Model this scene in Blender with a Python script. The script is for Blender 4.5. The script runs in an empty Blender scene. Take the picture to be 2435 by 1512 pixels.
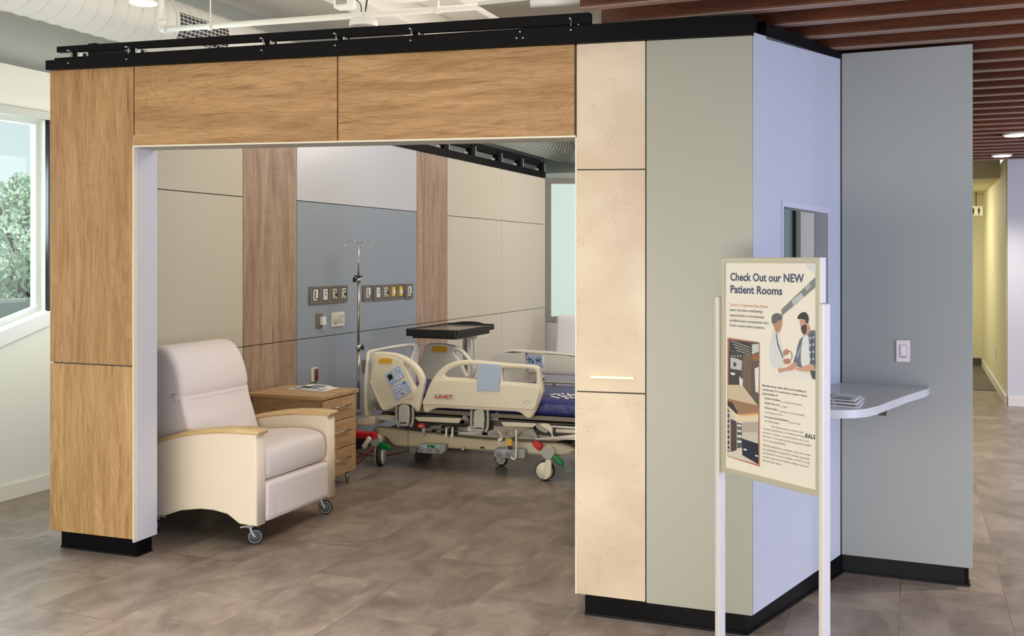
import bpy, bmesh, math, random
from mathutils import Vector, Matrix, Euler
random.seed(7)
scn = bpy.context.scene
COL = scn.collection
# ------------------------------------------------------------------ camera
F = 2400.0; CX = 1217.5; HY = 615.0; CH = 1.65
TH = math.radians(21.85); cT, sT = math.cos(TH), math.sin(TH)
cd = bpy.data.cameras.new('camera'); cam = bpy.data.objects.new('camera', cd); COL.objects.link(cam)
cd.sensor_fit = 'HORIZONTAL'; cd.sensor_width = 36.0; cd.lens = 36.0*F/2435.0
cd.shift_y = -(756.0-HY)/2435.0
cd.clip_start = 0.05; cd.clip_end = 200
cam.location = (0, 0, CH); cam.rotation_euler = (math.radians(90), 0, TH)
scn.camera = cam
# ------------------------------------------------------------------ world and view
w = bpy.data.worlds.new('world'); scn.world = w; w.use_nodes = True
wn = w.node_tree; bg = wn.nodes['Background']
tc = wn.nodes.new('ShaderNodeTexCoord'); nz = wn.nodes.new('ShaderNodeTexNoise'); cr = wn.nodes.new('ShaderNodeValToRGB')
nz.inputs['Scale'].default_value = 3.0; nz.inputs['Detail'].default_value = 5
cr.color_ramp.elements[0].position = .30; cr.color_ramp.elements[0].color = (.84, .92, .95, 1)
cr.color_ramp.elements[1].position = .8; cr.color_ramp.elements[1].color = (.93, .96, .97, 1)
wn.links.new(tc.outputs['Generated'], nz.inputs['Vector']); wn.links.new(nz.outputs['Fac'], cr.inputs['Fac'])
wn.links.new(cr.outputs['Color'], bg.inputs['Color']); bg.inputs['Strength'].default_value = 1.05
vs = scn.view_settings; vs.view_transform = 'Standard'; vs.look = 'None'; vs.exposure = 0.0; vs.gamma = 1.0
try: vs.use_curve_mapping = False
except Exception: pass
scn.cycles.max_bounces = 7; scn.cycles.diffuse_bounces = 4; scn.cycles.glossy_bounces = 3; scn.cycles.transparent_max_bounces = 8
scn.cycles.use_denoising = True; scn.cycles.sample_clamp_indirect = 6

def area(loc, target, sx, sy, power, color, name='area_light', spread=180):
    l = bpy.data.lights.new(name, 'AREA'); l.shape = 'RECTANGLE'; l.size = sx; l.size_y = sy
    l.energy = power; l.color = color; l.spread = math.radians(spread)
    o = bpy.data.objects.new(name, l); COL.objects.link(o); o.location = loc
    d = Vector(target)-Vector(loc); o.rotation_euler = d.to_track_quat('-Z', 'Y').to_euler()
    return o
WARM = (1.0, .86, .70); NEUT = (1.0, .95, .88); COOL = (.52, .60, 1.0)
# unseen fill added low behind the camera to brighten the front wall
area((-2.4, -1.2, .60), (-2.6, 4.4, .8), 6.0, 1.0, 185, (1.0, .94, .83), 'lobby_front_fill')
area((-2.3, 2.3, 3.9), (-2.5, 2.5, 0), 3.2, 1.0, 52, NEUT, 'lobby_floor_fill', 70)  # added fill, narrowed to light the floor and spare the front wall
# fills added over the open topped room and hall, aimed at the head wall
area((-1.7, 6.5, 3.9), (-4.5, 7.2, 1.5), 1.2, 2.6, 108, NEUT, 'head_wall_fill')
area((-2.2, 11.3, 3.9), (-4.4, 11.3, .9), 1.6, 3.0, 175, NEUT, 'head_wall_fill')
area((-4.72, 6.3, 1.7), (-5.77, 6.3, 1.5), 3.2, 1.6, 36, (1, .98, .93), 'aisle_wall_fill')  # added fill hidden behind the head wall, brightens the window wall
sl = bpy.data.lights.new('tree_fill_sun', 'SUN'); sl.energy = 2.6; sl.angle = math.radians(25); so = bpy.data.objects.new('tree_fill_sun', sl); COL.objects.link(so); so.rotation_euler = (0, math.radians(42), 0)  # sun added to brighten the trees outside the left window
area((-3.2, 6.2, 3.0), (-3.2, 6.2, 4), 3.0, 5.0, 42, (1, .95, .90), 'deck_fill')  # unseen fill added facing up to brighten the ceiling
# unseen cool light assumed at the right, tints the side wall, no glazing built
area((4.6, 2.6, 1.5), (.2, 4.9, 1.3), 2.4, 2.6, 170, COOL, 'assumed_cool_fill', 150)
area((4.3, 7.6, 1.5), (1.4, 12.5, 1.3), 2.4, 2.2, 260, (.74, .76, 1.0), 'hall_far_fill')  # cool fill added for the far wall and floor, no window there
# daylight through the window on the left
area((-6.6, 4.6, 1.9), (-3.0, 4.0, .2), 1.6, 1.6, 130, (.80, .92, 1.0), 'window_daylight')
# corridor on the right, ceiling lamp assumed from its yellow light, no fixture built
area((.1, 15.3, 2.60), (.9, 15.3, .6), .7, 3.0, 85, (1.0, .94, .76), 'assumed_corridor_light')

# ------------------------------------------------------------------ geometry of the view, used to measure
RT = Vector((cT, sT, 0)); FW = Vector((-sT, cT, 0)); EYE = Vector((0, 0, CH))
def ray(px, py): return FW + RT*((px-CX)/F) + Vector((0, 0, (HY-py)/F))
def on_z(px, py, z=0.0):
    r = ray(px, py); return EYE + r*((z-CH)/r.z)
def at_d(px, py, d): return EYE + ray(px, py)*d
class Plane:
    """vertical plane: S runs along it, T is up, N faces the viewer"""
    def __init__(s, p0, p1):
        s.o = Vector((p0[0], p0[1], 0)); s.S = Vector((p1[0]-p0[0], p1[1]-p0[1], 0)).normalized()
        s.T = Vector((0, 0, 1)); s.N = s.S.cross(s.T)
        if s.N.dot(s.o-EYE) > 0: s.S = -s.S; s.N = -s.N
    def hit(s, px, py):
        r = ray(px, py); return EYE + r*((s.o-EYE).dot(s.N)/r.dot(s.N))
    def st(s, px, py):
        p = s.hit(px, py)-s.o; return (p.dot(s.S), p.z)
    def world(s, u, v, n=0.0): return s.o + s.S*u + s.T*v + s.N*n
    def back(s, d): return Plane((s.o-s.N*d)[:2], (s.o-s.N*d+s.S)[:2])
def planeX(x): return Plane((x, 0), (x, 1))
def planeY(y): return Plane((0, y), (1, y))

# ------------------------------------------------------------------ materials
def lin(c):
    c = c/255.0
    return c/12.92 if c <= .04045 else ((c+.055)/1.055)**2.4
def rgb(r, g, b): return (lin(r), lin(g), lin(b), 1)
MATS = {}
def mat(name, color, rough=.5, metal=0.0, emit=None, noise=0.0, nscale=40, bump=0.0, bscale=200, spec=.5, alpha=1.0):
    if name in MATS: return MATS[name]
    m = bpy.data.materials.new(name); m.use_nodes = True; nt = m.node_tree; b = nt.nodes['Principled BSDF']
    b.inputs['Base Color'].default_value = color; b.inputs['Roughness'].default_value = rough
    b.inputs['Metallic'].default_value = metal; b.inputs['Specular IOR Level'].default_value = spec
    if emit: b.inputs['Emission Color'].default_value = color; b.inputs['Emission Strength'].default_value = emit
    if noise:
        t = nt.nodes.new('ShaderNodeTexCoord'); n = nt.nodes.new('ShaderNodeTexNoise'); n.inputs['Scale'].default_value = nscale
        n.inputs['Detail'].default_value = 4
        mx = nt.nodes.new('ShaderNodeMix'); mx.data_type = 'RGBA'
        mx.inputs[6].default_value = tuple(c*(1-noise) for c in color[:3])+(1,); mx.inputs[7].default_value = tuple(min(1, c*(1+noise)) for c in color[:3])+(1,)
        nt.links.new(t.outputs['Object'], n.inputs['Vector']); nt.links.new(n.outputs['Fac'], mx.inputs[0]); nt.links.new(mx.outputs[2], b.inputs['Base Color'])
    if bump:
        t = nt.nodes.new('ShaderNodeTexCoord'); n = nt.nodes.new('ShaderNodeTexNoise'); n.inputs['Scale'].default_value = bscale
        bp = nt.nodes.new('ShaderNodeBump'); bp.inputs['Strength'].default_value = bump; bp.inputs['Distance'].default_value = .01
        nt.links.new(t.outputs['Object'], n.inputs['Vector']); nt.links.new(n.outputs['Fac'], bp.inputs['Height']); nt.links.new(bp.outputs[0], b.inputs['Normal'])
    MATS[name] = m; return m
def wood(name, axis, dark, mid, light, seed=0.0, rough=.45, k=1.0):
    """long grain along axis 'X','Y' or 'Z' with cathedral figure and fine dark pores"""
    m = bpy.data.materials.new(name); m.use_nodes = True; nt = m.node_tree; N = nt.nodes.new; L = nt.links.new
    b = nt.nodes['Principled BSDF']; b.inputs['Roughness'].default_value = rough
    t = N('ShaderNodeTexCoord')
    def scaled(sl, sc):
        mp = N('ShaderNodeMapping'); s = [sc*k]*3; s['XYZ'.index(axis)] = sl*k
        mp.inputs['Scale'].default_value = s; mp.inputs['Location'].default_value = (seed, seed*1.7, seed*.6)
        L(t.outputs['Object'], mp.inputs['Vector']); return mp
    a = N('ShaderNodeTexNoise'); a.inputs['Scale'].default_value = 1; a.inputs['Detail'].default_value = 6; a.inputs['Distortion'].default_value = 1.2
    L(scaled(1.0, 10).outputs[0], a.inputs['Vector'])
    f = N('ShaderNodeTexNoise'); f.inputs['Scale'].default_value = 1; f.inputs['Detail'].default_value = 5
    L(scaled(7, 230).outputs[0], f.inputs['Vector'])
    # rings: contour lines of a slow noise
    r = N('ShaderNodeTexNoise'); r.inputs['Scale'].default_value = 1; r.inputs['Detail'].default_value = 1.5; r.inputs['Distortion'].default_value = .6
    L(scaled(.8, 4.2).outputs[0], r.inputs['Vector'])
    mu = N('ShaderNodeMath'); mu.operation = 'MULTIPLY'; mu.inputs[1].default_value = 34; L(r.outputs['Fac'], mu.inputs[0])
    fr = N('ShaderNodeMath'); fr.operation = 'FRACT'; L(mu.outputs[0], fr.inputs[0])
    pw = N('ShaderNodeMath'); pw.operation = 'POWER'; pw.inputs[1].default_value = 4; L(fr.outputs[0], pw.inputs[0])
    ramp = N('ShaderNodeValToRGB'); e = ramp.color_ramp.elements
    e[0].position = .30; e[0].color = dark; e[1].position = .72; e[1].color = light
    n = e.new(.48); n.color = mid
    L(a.outputs['Fac'], ramp.inputs['Fac'])
    m1 = N('ShaderNodeMix'); m1.data_type = 'RGBA'; m1.blend_type = 'MULTIPLY'
    rr = N('ShaderNodeMath'); rr.operation = 'MULTIPLY'; rr.inputs[1].default_value = .30; L(pw.outputs[0], rr.inputs[0]); L(rr.outputs[0], m1.inputs[0])
    L(ramp.outputs[0], m1.inputs[6]); m1.inputs[7].default_value = (.50, .38, .25, 1)
    fr2 = N('ShaderNodeValToRGB'); fr2.color_ramp.elements[0].position = .34; fr2.color_ramp.elements[0].color = (.62, .55, .48, 1)
    fr2.color_ramp.elements[1].position = .52; fr2.color_ramp.elements[1].color = (1, 1, 1, 1); L(f.outputs['Fac'], fr2.inputs['Fac'])
    m2 = N('ShaderNodeMix'); m2.data_type = 'RGBA'; m2.blend_type = 'MULTIPLY'; m2.inputs[0].default_value = .75
    L(m1.outputs[2], m2.inputs[6]); L(fr2.outputs[0], m2.inputs[7])
    # sparse dark streaks
    s = N('ShaderNodeTexNoise'); s.inputs['Scale'].default_value = 1; s.inputs['Detail'].default_value = 3
    L(scaled(2.2, 34).outputs[0], s.inputs['Vector'])
    sr = N('ShaderNodeValToRGB'); sr.color_ramp.elements[0].position = .28; sr.color_ramp.elements[0].color = (.55, .45, .34, 1)
    sr.color_ramp.elements[1].position = .40; sr.color_ramp.elements[1].color = (1, 1, 1, 1); L(s.outputs['Fac'], sr.inputs['Fac'])
    m3 = N('ShaderNodeMix'); m3.data_type = 'RGBA'; m3.blend_type = 'MULTIPLY'; m3.inputs[0].default_value = .7
    L(m2.outputs[2], m3.inputs[6]); L(sr.outputs[0], m3.inputs[7])
    L(m3.outputs[2], b.inputs['Base Color']); MATS[name] = m; return m
OAK = [rgb(156, 116, 70), rgb(174, 135, 86), rgb(190, 151, 102)]
oak_v = wood('oak_vertical', 'Z', *OAK, seed=3.1); oak_v2 = wood('oak_vertical_lit', 'Z', rgb(170, 131, 82), rgb(188, 150, 99), rgb(204, 166, 115), seed=8.4)  # second oak is lighter, painting in stronger light low on the front
oak_h = wood('oak_horizontal', 'X', *OAK, seed=5.2); oak_h2 = wood('oak_horizontal_second', 'X', *OAK, seed=1.3)
GOAK = [rgb(148, 122, 100), rgb(170, 143, 120), rgb(186, 160, 137)]
goak = wood('grey_oak', 'Z', *GOAK, seed=12)
beech = wood('pale_laminate', 'X', rgb(176, 140, 98), rgb(192, 156, 113), rgb(202, 168, 126), seed=2, k=1.3)
beech_v = wood('pale_laminate_front', 'Y', rgb(182, 146, 104), rgb(196, 160, 118), rgb(206, 172, 130), seed=4, k=1.3)
maple = wood('maple_arm', 'X', rgb(214, 180, 124), rgb(226, 194, 140), rgb(234, 206, 154), seed=6, rough=.3, k=1.2)
slat_edge = mat('slat_lit_edge', rgb(138, 112, 98), .4)  # paler strip paints in the light caught by the slat undersides
slatw = wood('dark_slat_wood', 'X', rgb(54, 22, 4), rgb(80, 34, 7), rgb(98, 46, 12), seed=9, rough=.4)
white_paint = mat('white_paint', rgb(226, 222, 212), .55)
ceil_paint = mat('ceiling_paint', rgb(234, 229, 218), .7, noise=.03, nscale=3)
duct_mat = mat('white_duct', rgb(222, 220, 212), .42)
wall_left_m = mat('wall_cream_grey', rgb(226, 226, 216), .6)
upper_m = mat('upper_wall_grey', rgb(180, 184, 178), .7, noise=.05, nscale=2)
panel_m = mat('grey_panel', rgb(164, 162, 143), .42, bump=.05, bscale=500)
head_m = mat('cream_panel', rgb(200, 192, 172), .5)
head_blue = mat('blue_grey_panel', rgb(146, 155, 164), .42)
head_white = mat('white_board', rgb(200, 201, 206), .25)
lav_m = mat('light_grey_panel', rgb(196, 198, 200), .45)
greyw_m = mat('cool_grey_panel', rgb(152, 154, 146), .5, bump=.05, bscale=500)
trim_m = mat('cream_edge', rgb(226, 218, 192), .4)
reveal_m = mat('reveal_white', rgb(206, 204, 206), .45)
black_base = mat('black_plinth', rgb(10, 9, 12), .4, spec=.25)
rail_m = mat('black_steel', rgb(7, 6, 7), .65, spec=.15)
bolt_m = mat('bright_steel', rgb(190, 190, 186), .3, metal=.8)
steel = mat('brushed_steel', rgb(170, 160, 145), .3, metal=.85)
bed_cream = mat('bed_cream_plastic', rgb(228, 219, 196), .38)
bed_white = mat('bed_white_plastic', rgb(218, 214, 200), .4)
bed_grey = mat('bed_grey_plastic', rgb(168, 168, 162), .45)
bed_dark = mat('bed_dark_metal', rgb(84, 80, 74), .5)
charcoal_m = mat('bed_charcoal', rgb(40, 37, 34), .6)  # charcoal for dark parts and slots
fabric = mat('ivory_vinyl', rgb(230, 219, 214), .5, bump=.06, bscale=400)
fabric_side = mat('ivory_side_vinyl', rgb(240, 224, 200), .5, bump=.06, bscale=400)
navy = mat('navy_mattress', rgb(34, 38, 108), .42, bump=1.0, bscale=14)
panel_blue = mat('control_blue', rgb(166, 184, 218), .4)
red = mat('red_plastic', rgb(190, 30, 32), .4); green = mat('green_plastic', rgb(0, 118, 62), .35)
yellow = mat('amber_plastic', rgb(214, 164, 44), .4); black = mat('black_plastic', rgb(14, 14, 14), .4)
rubber = mat('dark_rubber', rgb(34, 34, 36), .5)
plate_m = mat('pewter_plate', rgb(120, 114, 104), .4, metal=.3); plate_in = mat('pewter_recess', rgb(92, 88, 82), .5)
white_pl = mat('white_plastic', rgb(228, 226, 220), .4)
ivory_pl = mat('ivory_plastic', rgb(222, 214, 196), .4)
paper = mat('white_paper', rgb(236, 234, 230), .6)
ink = mat('dark_ink', rgb(44, 46, 58), .6)
frame_al = mat('champagne_aluminium', rgb(188, 182, 160), .4, metal=.25)
post_m = mat('white_aluminium', rgb(214, 208, 200), .4, metal=.1)
counter_m = mat('white_counter', rgb(208, 206, 198), .3)
lamp_on = mat('lamp_disc', (1, .97, .9, 1), .5, emit=9)
carpet = mat('dark_carpet', rgb(104, 98, 88), .9, noise=.3, nscale=60)
corr_m = mat('corridor_paint', rgb(228, 222, 186), .6)
far_m = mat('pale_far_wall', rgb(206, 206, 208), .6)
grille_m = mat('grille_black', rgb(20, 20, 22), .6)
frosted = mat('frosted_glazing', rgb(200, 218, 208), .2, emit=.62)  # pane glows by itself in place of daylight coming through

def stone_material():
    m = bpy.data.materials.new('limestone'); m.use_nodes = True; nt = m.node_tree; N = nt.nodes.new; L = nt.links.new
    b = nt.nodes['Principled BSDF']; b.inputs['Roughness'].default_value = .45
    t = N('ShaderNodeTexCoord'); n1 = N('ShaderNodeTexNoise'); n1.inputs['Scale'].default_value = 2.2; n1.inputs['Detail'].default_value = 8
    L(t.outputs['Object'], n1.inputs['Vector'])
    r1 = N('ShaderNodeValToRGB'); r1.color_ramp.elements[0].position = .3; r1.color_ramp.elements[0].color = rgb(198, 176, 146)
    r1.color_ramp.elements[1].position = .7; r1.color_ramp.elements[1].color = rgb(222, 204, 176); L(n1.outputs['Fac'], r1.inputs['Fac'])
    n2 = N('ShaderNodeTexNoise'); n2.inputs['Scale'].default_value = 3.2; n2.inputs['Detail'].default_value = 9; n2.inputs['Roughness'].default_value = .72; n2.inputs['Distortion'].default_value = .8
    L(t.outputs['Object'], n2.inputs['Vector'])
    sb = N('ShaderNodeMath'); sb.operation = 'SUBTRACT'; sb.inputs[1].default_value = .5; L(n2.outputs['Fac'], sb.inputs[0])
    ab = N('ShaderNodeMath'); ab.operation = 'ABSOLUTE'; L(sb.outputs[0], ab.inputs[0])
    lt = N('ShaderNodeMath'); lt.operation = 'LESS_THAN'; lt.inputs[1].default_value = .0022; L(ab.outputs[0], lt.inputs[0])
    n3 = N('ShaderNodeTexNoise'); n3.inputs['Scale'].default_value = 8; n3.inputs['Detail'].default_value = 2; L(t.outputs['Object'], n3.inputs['Vector'])
    g = N('ShaderNodeMath'); g.operation = 'GREATER_THAN'; g.inputs[1].default_value = .52; L(n3.outputs['Fac'], g.inputs[0])
    mu = N('ShaderNodeMath'); mu.operation = 'MULTIPLY'; L(lt.outputs[0], mu.inputs[0]); L(g.outputs[0], mu.inputs[1])
    m2 = N('ShaderNodeMath'); m2.operation = 'MULTIPLY'; m2.inputs[1].default_value = .55; L(mu.outputs[0], m2.inputs[0])
    mx = N('ShaderNodeMix'); mx.data_type = 'RGBA'; L(m2.outputs[0], mx.inputs[0]); L(r1.outputs[0], mx.inputs[6]); mx.inputs[7].default_value = rgb(140, 104, 80)
    L(mx.outputs[2], b.inputs['Base Color']); return m
stone = stone_material()

def floor_material():
    m = bpy.data.materials.new('slate_tile'); m.use_nodes = True; nt = m.node_tree; N = nt.nodes.new; L = nt.links.new
    b = nt.nodes['Principled BSDF']
    t = N('ShaderNodeTexCoord')
    rot = N('ShaderNodeMapping'); rot.inputs['Rotation'].default_value = (0, 0, math.radians(90)); rot.inputs['Location'].default_value = (-.255, -.40, 0)
    L(t.outputs['Object'], rot.inputs['Vector'])
    br = N('ShaderNodeTexBrick'); br.inputs['Scale'].default_value = 1; br.inputs['Brick Width'].default_value = .95; br.inputs['Row Height'].default_value = .475
    br.inputs['Mortar Size'].default_value = .0028; br.inputs['Mortar Smooth'].default_value = .6; br.offset = .5
    br.inputs['Color1'].default_value = (.86, .86, .86, 1); br.inputs['Color2'].default_value = (1.05, 1.05, 1.05, 1); br.inputs['Mortar'].default_value = (.62, .60, .58, 1)
    L(rot.outputs[0], br.inputs['Vector'])
    # per tile offset of the figure so it breaks at the joints
    vm = N('ShaderNodeVectorMath'); vm.operation = 'MULTIPLY_ADD'; L(br.outputs['Color'], vm.inputs[0]); vm.inputs[1].default_value = (9, 9, 9); L(t.outputs['Object'], vm.inputs[2])
    mp = N('ShaderNodeMapping'); mp.inputs['Scale'].default_value = (1.9, 1.15, 1); mp.inputs['Rotation'].default_value = (0, 0, .35); L(vm.outputs[0], mp.inputs['Vector'])
    n1 = N('ShaderNodeTexNoise'); n1.inputs['Scale'].default_value = 2.1; n1.inputs['Detail'].default_value = 12; n1.inputs['Roughness'].default_value = .66; n1.inputs['Distortion'].default_value = .5
    L(mp.outputs[0], n1.inputs['Vector'])
    r1 = N('ShaderNodeValToRGB'); e = r1.color_ramp.elements
    e[0].position = .28; e[0].color = rgb(96, 83, 75); e[1].position = .74; e[1].color = rgb(160, 146, 132)
    k = e.new(.45); k.color = rgb(124, 109, 98); k = e.new(.57); k.color = rgb(142, 127, 114)
    L(n1.outputs['Fac'], r1.inputs['Fac'])
    mp2 = N('ShaderNodeMapping'); mp2.inputs['Scale'].default_value = (1.8, 4.0, 1); mp2.inputs['Rotation'].default_value = (0, 0, -.25); L(vm.outputs[0], mp2.inputs['Vector'])
    n2 = N('ShaderNodeTexNoise'); n2.inputs['Scale'].default_value = 2.4; n2.inputs['Detail'].default_value = 12; n2.inputs['Roughness'].default_value = .72; n2.inputs['Distortion'].default_value = .7
    L(mp2.outputs[0], n2.inputs['Vector'])
    r2 = N('ShaderNodeValToRGB'); e = r2.color_ramp.elements; e[0].position = .58; e[0].color = (0, 0, 0, 1); e[1].position = .74; e[1].color = (.55, .55, .55, 1); L(n2.outputs['Fac'], r2.inputs['Fac'])
    mx = N('ShaderNodeMix'); mx.data_type = 'RGBA'; L(r2.outputs[0], mx.inputs[0]); L(r1.outputs[0], mx.inputs[6]); mx.inputs[7].default_value = rgb(188, 178, 166)
    r3 = N('ShaderNodeValToRGB'); e = r3.color_ramp.elements; e[0].position = .24; e[0].color = (.72, .7, .7, 1); e[1].position = .42; e[1].color = (1, 1, 1, 1); L(n2.outputs['Fac'], r3.inputs['Fac'])
    mm = N('ShaderNodeMix'); mm.data_type = 'RGBA'; mm.blend_type = 'MULTIPLY'; mm.inputs[0].default_value = .8; L(mx.outputs[2], mm.inputs[6]); L(r3.outputs[0], mm.inputs[7])
    m2 = N('ShaderNodeMix'); m2.data_type = 'RGBA'; m2.blend_type = 'MULTIPLY'; m2.inputs[0].default_value = 1; L(mm.outputs[2], m2.inputs[6]); L(br.outputs['Color'], m2.inputs[7])
    L(m2.outputs[2], b.inputs['Base Color'])
    rr = N('ShaderNodeMapRange'); rr.inputs['To Min'].default_value = .26; rr.inputs['To Max'].default_value = .46; L(n2.outputs['Fac'], rr.inputs['Value']); L(rr.outputs[0], b.inputs['Roughness'])
    bp = N('ShaderNodeBump'); bp.inputs['Strength'].default_value = .12; bp.inputs['Distance'].default_value = .01; L(n2.outputs['Fac'], bp.inputs['Height']); L(bp.outputs[0], b.inputs['Normal'])
    return m
floor_m = floor_material()
def glass_material(name, tint, gloss=.12, alpha=.0):
    m = bpy.data.materials.new(name); m.use_nodes = True; nt = m.node_tree; nt.nodes.clear(); N = nt.nodes.new; L = nt.links.new
    o = N('ShaderNodeOutputMaterial'); tr = N('ShaderNodeBsdfTransparent'); tr.inputs[0].default_value = tint
    gl = N('ShaderNodeBsdfGlossy'); gl.inputs['Roughness'].default_value = .02; lw = N('ShaderNodeLayerWeight'); lw.inputs[0].default_value = .5; pw_ = N('ShaderNodeMath'); pw_.operation = 'POWER'; pw_.inputs[1].default_value = 3.5; L(lw.outputs['Facing'], pw_.inputs[0]); fr = N('ShaderNodeMath'); fr.operation = 'MULTIPLY_ADD'; fr.inputs[1].default_value = .5; fr.inputs[2].default_value = .035; L(pw_.outputs[0], fr.inputs[0])
    mx = N('ShaderNodeMixShader'); L(fr.outputs[0], mx.inputs[0]); L(tr.outputs[0], mx.inputs[1]); L(gl.outputs[0], mx.inputs[2]); L(mx.outputs[0], o.inputs[0]); return m
glass = glass_material('window_glass', (.88, .95, .94, 1)); clear = glass_material('clear_cover', (.97, .97, .97, 1))

# ------------------------------------------------------------------ mesh helpers
ORG = {}
class MB:
    """collects shapes in world coordinates; each face keeps a material slot"""
    def __init__(s): s.bm = bmesh.new(); s.cur = 0; s.smooth = False
    def _tag(s, faces, sm=None):
        for f in faces: f.material_index = s.cur; f.smooth = s.smooth if sm is None else sm
    def hexa(s, p):
        v = [s.bm.verts.new(q) for q in p]
        fs = [s.bm.faces.new([v[i] for i in q]) for q in ((0,1,2,3),(4,7,6,5),(0,4,5,1),(1,5,6,2),(2,6,7,3),(3,7,4,0))]
        s._tag(fs, False); return s
    def box(s, a, b):
        x0,y0,z0 = a; x1,y1,z1 = b
        return s.hexa([(x0,y0,z0),(x1,y0,z0),(x1,y0,z1),(x0,y0,z1),(x0,y1,z0),(x1,y1,z0),(x1,y1,z1),(x0,y1,z1)])
    def obox(s, c, sx, sy, sz, M=None, bev=0.0, seg=2):
        t = bmesh.new(); bmesh.ops.create_cube(t, size=1); bmesh.ops.scale(t, vec=(sx,sy,sz), verts=t.verts)
        if bev: bmesh.ops.bevel(t, geom=list(t.edges), offset=bev, segments=seg, profile=.5, affect='EDGES')
        return s.merge(t, Matrix.Translation(Vector(c)) @ (M.to_4x4() if M else Matrix()), bev > 0)
    def merge(s, t, X=None, sm=False):
        if X: t.transform(X)
        vm = {v: s.bm.verts.new(v.co) for v in t.verts}
        for f in t.faces:
            try: nf = s.bm.faces.new([vm[v] for v in f.verts]); nf.material_index = s.cur; nf.smooth = sm
            except ValueError: pass
        t.free(); return s
    def quad(s, pts):
        s._tag([s.bm.faces.new([s.bm.verts.new(p) for p in pts])], False); return s
    def pquad(s, pl, px, depth, n0=0.0):
        """px: four picture corners BL,BR,TR,TL on plane pl, made into a slab"""
        f = [pl.hit(*q)+pl.N*n0 for q in px]; b = [q-pl.N*depth for q in f]
        return s.hexa(f+b)
    def cyl(s, p0, p1, r0, r1=None, seg=20, cap=True):
        p0, p1 = Vector(p0), Vector(p1); r1 = r0 if r1 is None else r1; d = (p1-p0).normalized()
        a = d.orthogonal().normalized(); b = d.cross(a); R0, R1 = [], []
        for i in range(seg):
            t = 2*math.pi*i/seg; v = a*math.cos(t)+b*math.sin(t)
            R0.append(s.bm.verts.new(p0+v*r0)); R1.append(s.bm.verts.new(p1+v*r1))
        s._tag([s.bm.faces.new([R0[i], R0[(i+1)%seg], R1[(i+1)%seg], R1[i]]) for i in range(seg)], True)
        if cap: s._tag([s.bm.faces.new(R0[::-1]), s.bm.faces.new(R1)], False)
        return s
    def lathe(s, prof, p0, axis, seg=28):
        p0 = Vector(p0); d = Vector(axis).normalized(); a = d.orthogonal().normalized(); b = d.cross(a); rings = []
        for r, h in prof:
            rings.append([s.bm.verts.new(p0+d*h+(a*math.cos(2*math.pi*i/seg)+b*math.sin(2*math.pi*i/seg))*max(r, 1e-4)) for i in range(seg)])
        for A, B in zip(rings, rings[1:]):
            s._tag([s.bm.faces.new([A[i], A[(i+1)%seg], B[(i+1)%seg], B[i]]) for i in range(seg)], True)
        s._tag([s.bm.faces.new(rings[0][::-1]), s.bm.faces.new(rings[-1])], False); return s
    def tube(s, pts, r, seg=10, n=8, closed=False):
        P = [Vector(p) for p in pts]
        if n > 1 and len(P) > 2: P = spline(P, n, closed)
        rings = []; m = len(P); up = None
        for i, p in enumerate(P):
            if closed: d = (P[(i+1)%m]-P[i-1]).normalized()
            else: d = (P[min(i+1, m-1)]-P[max(i-1, 0)]).normalized()
            if up is None: up = d.orthogonal().normalized()
            up = (up-d*up.dot(d)).normalized(); b = d.cross(up)
            rings.append([s.bm.verts.new(p+(up*math.cos(2*math.pi*k/seg)+b*math.sin(2*math.pi*k/seg))*r) for k in range(seg)])
        R = range(m if closed else m-1)
        for i in R:
            A, B = rings[i], rings[(i+1)%m]
            s._tag([s.bm.faces.new([A[k], A[(k+1)%seg], B[(k+1)%seg], B[k]]) for k in range(seg)], True)
        if not closed: s._tag([s.bm.faces.new(rings[0][::-1]), s.bm.faces.new(rings[-1])], False)
        return s
    def ball(s, c, r, sc=(1,1,1), seg=16):
        t = bmesh.new(); bmesh.ops.create_uvsphere(t, u_segments=seg, v_segments=seg//2+2, radius=r); bmesh.ops.scale(t, vec=sc, verts=t.verts)
        return s.merge(t, Matrix.Translation(Vector(c)), True)
    def plate(s, pts, N, thick, holes=(), smooth=0, bevel=0.0, round_=True, res=2):
        """flat outline (world points on a plane with normal N toward the viewer), given thickness behind it, rounded edges"""
        N = Vector(N).normalized(); o = Vector(pts[0]); S = Vector((-N.y, N.x, 0))
        S = S.normalized() if S.length > 1e-6 else Vector((1, 0, 0)); T = N.cross(S)
        cu = bpy.data.curves.new('t', 'CURVE'); cu.dimensions = '2D'; cu.fill_mode = 'BOTH'; cu.extrude = thick/2-bevel; cu.bevel_depth = bevel; cu.bevel_resolution = res; cu.offset = -bevel
        for loop in [pts]+list(holes):
            q = [Vector(((Vector(p)-o).dot(S), (Vector(p)-o).dot(T), 0)) for p in loop]
            if smooth: q = spline(q, smooth, True)
            sp = cu.splines.new('POLY'); sp.points.add(len(q)-1); sp.use_cyclic_u = True
            for a, b in zip(sp.points, q): a.co = (b.x, b.y, 0, 1)
        ob = bpy.data.objects.new('t', cu); COL.objects.link(ob); bpy.context.view_layer.update()
        me = bpy.data.meshes.new_from_object(ob.evaluated_get(bpy.context.evaluated_depsgraph_get()))
        bpy.data.objects.remove(ob); bpy.data.curves.remove(cu)
        t = bmesh.new(); t.from_mesh(me); bpy.data.meshes.remove(me)
        X = Matrix((( S.x, T.x, N.x, 0), (S.y, T.y, N.y, 0), (S.z, T.z, N.z, 0), (0, 0, 0, 1)))
        c = o-N*(thick/2); X.translation = c
        t.transform(X); t.normal_update()
        vm = {v: s.bm.verts.new(v.co) for v in t.verts}
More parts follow.
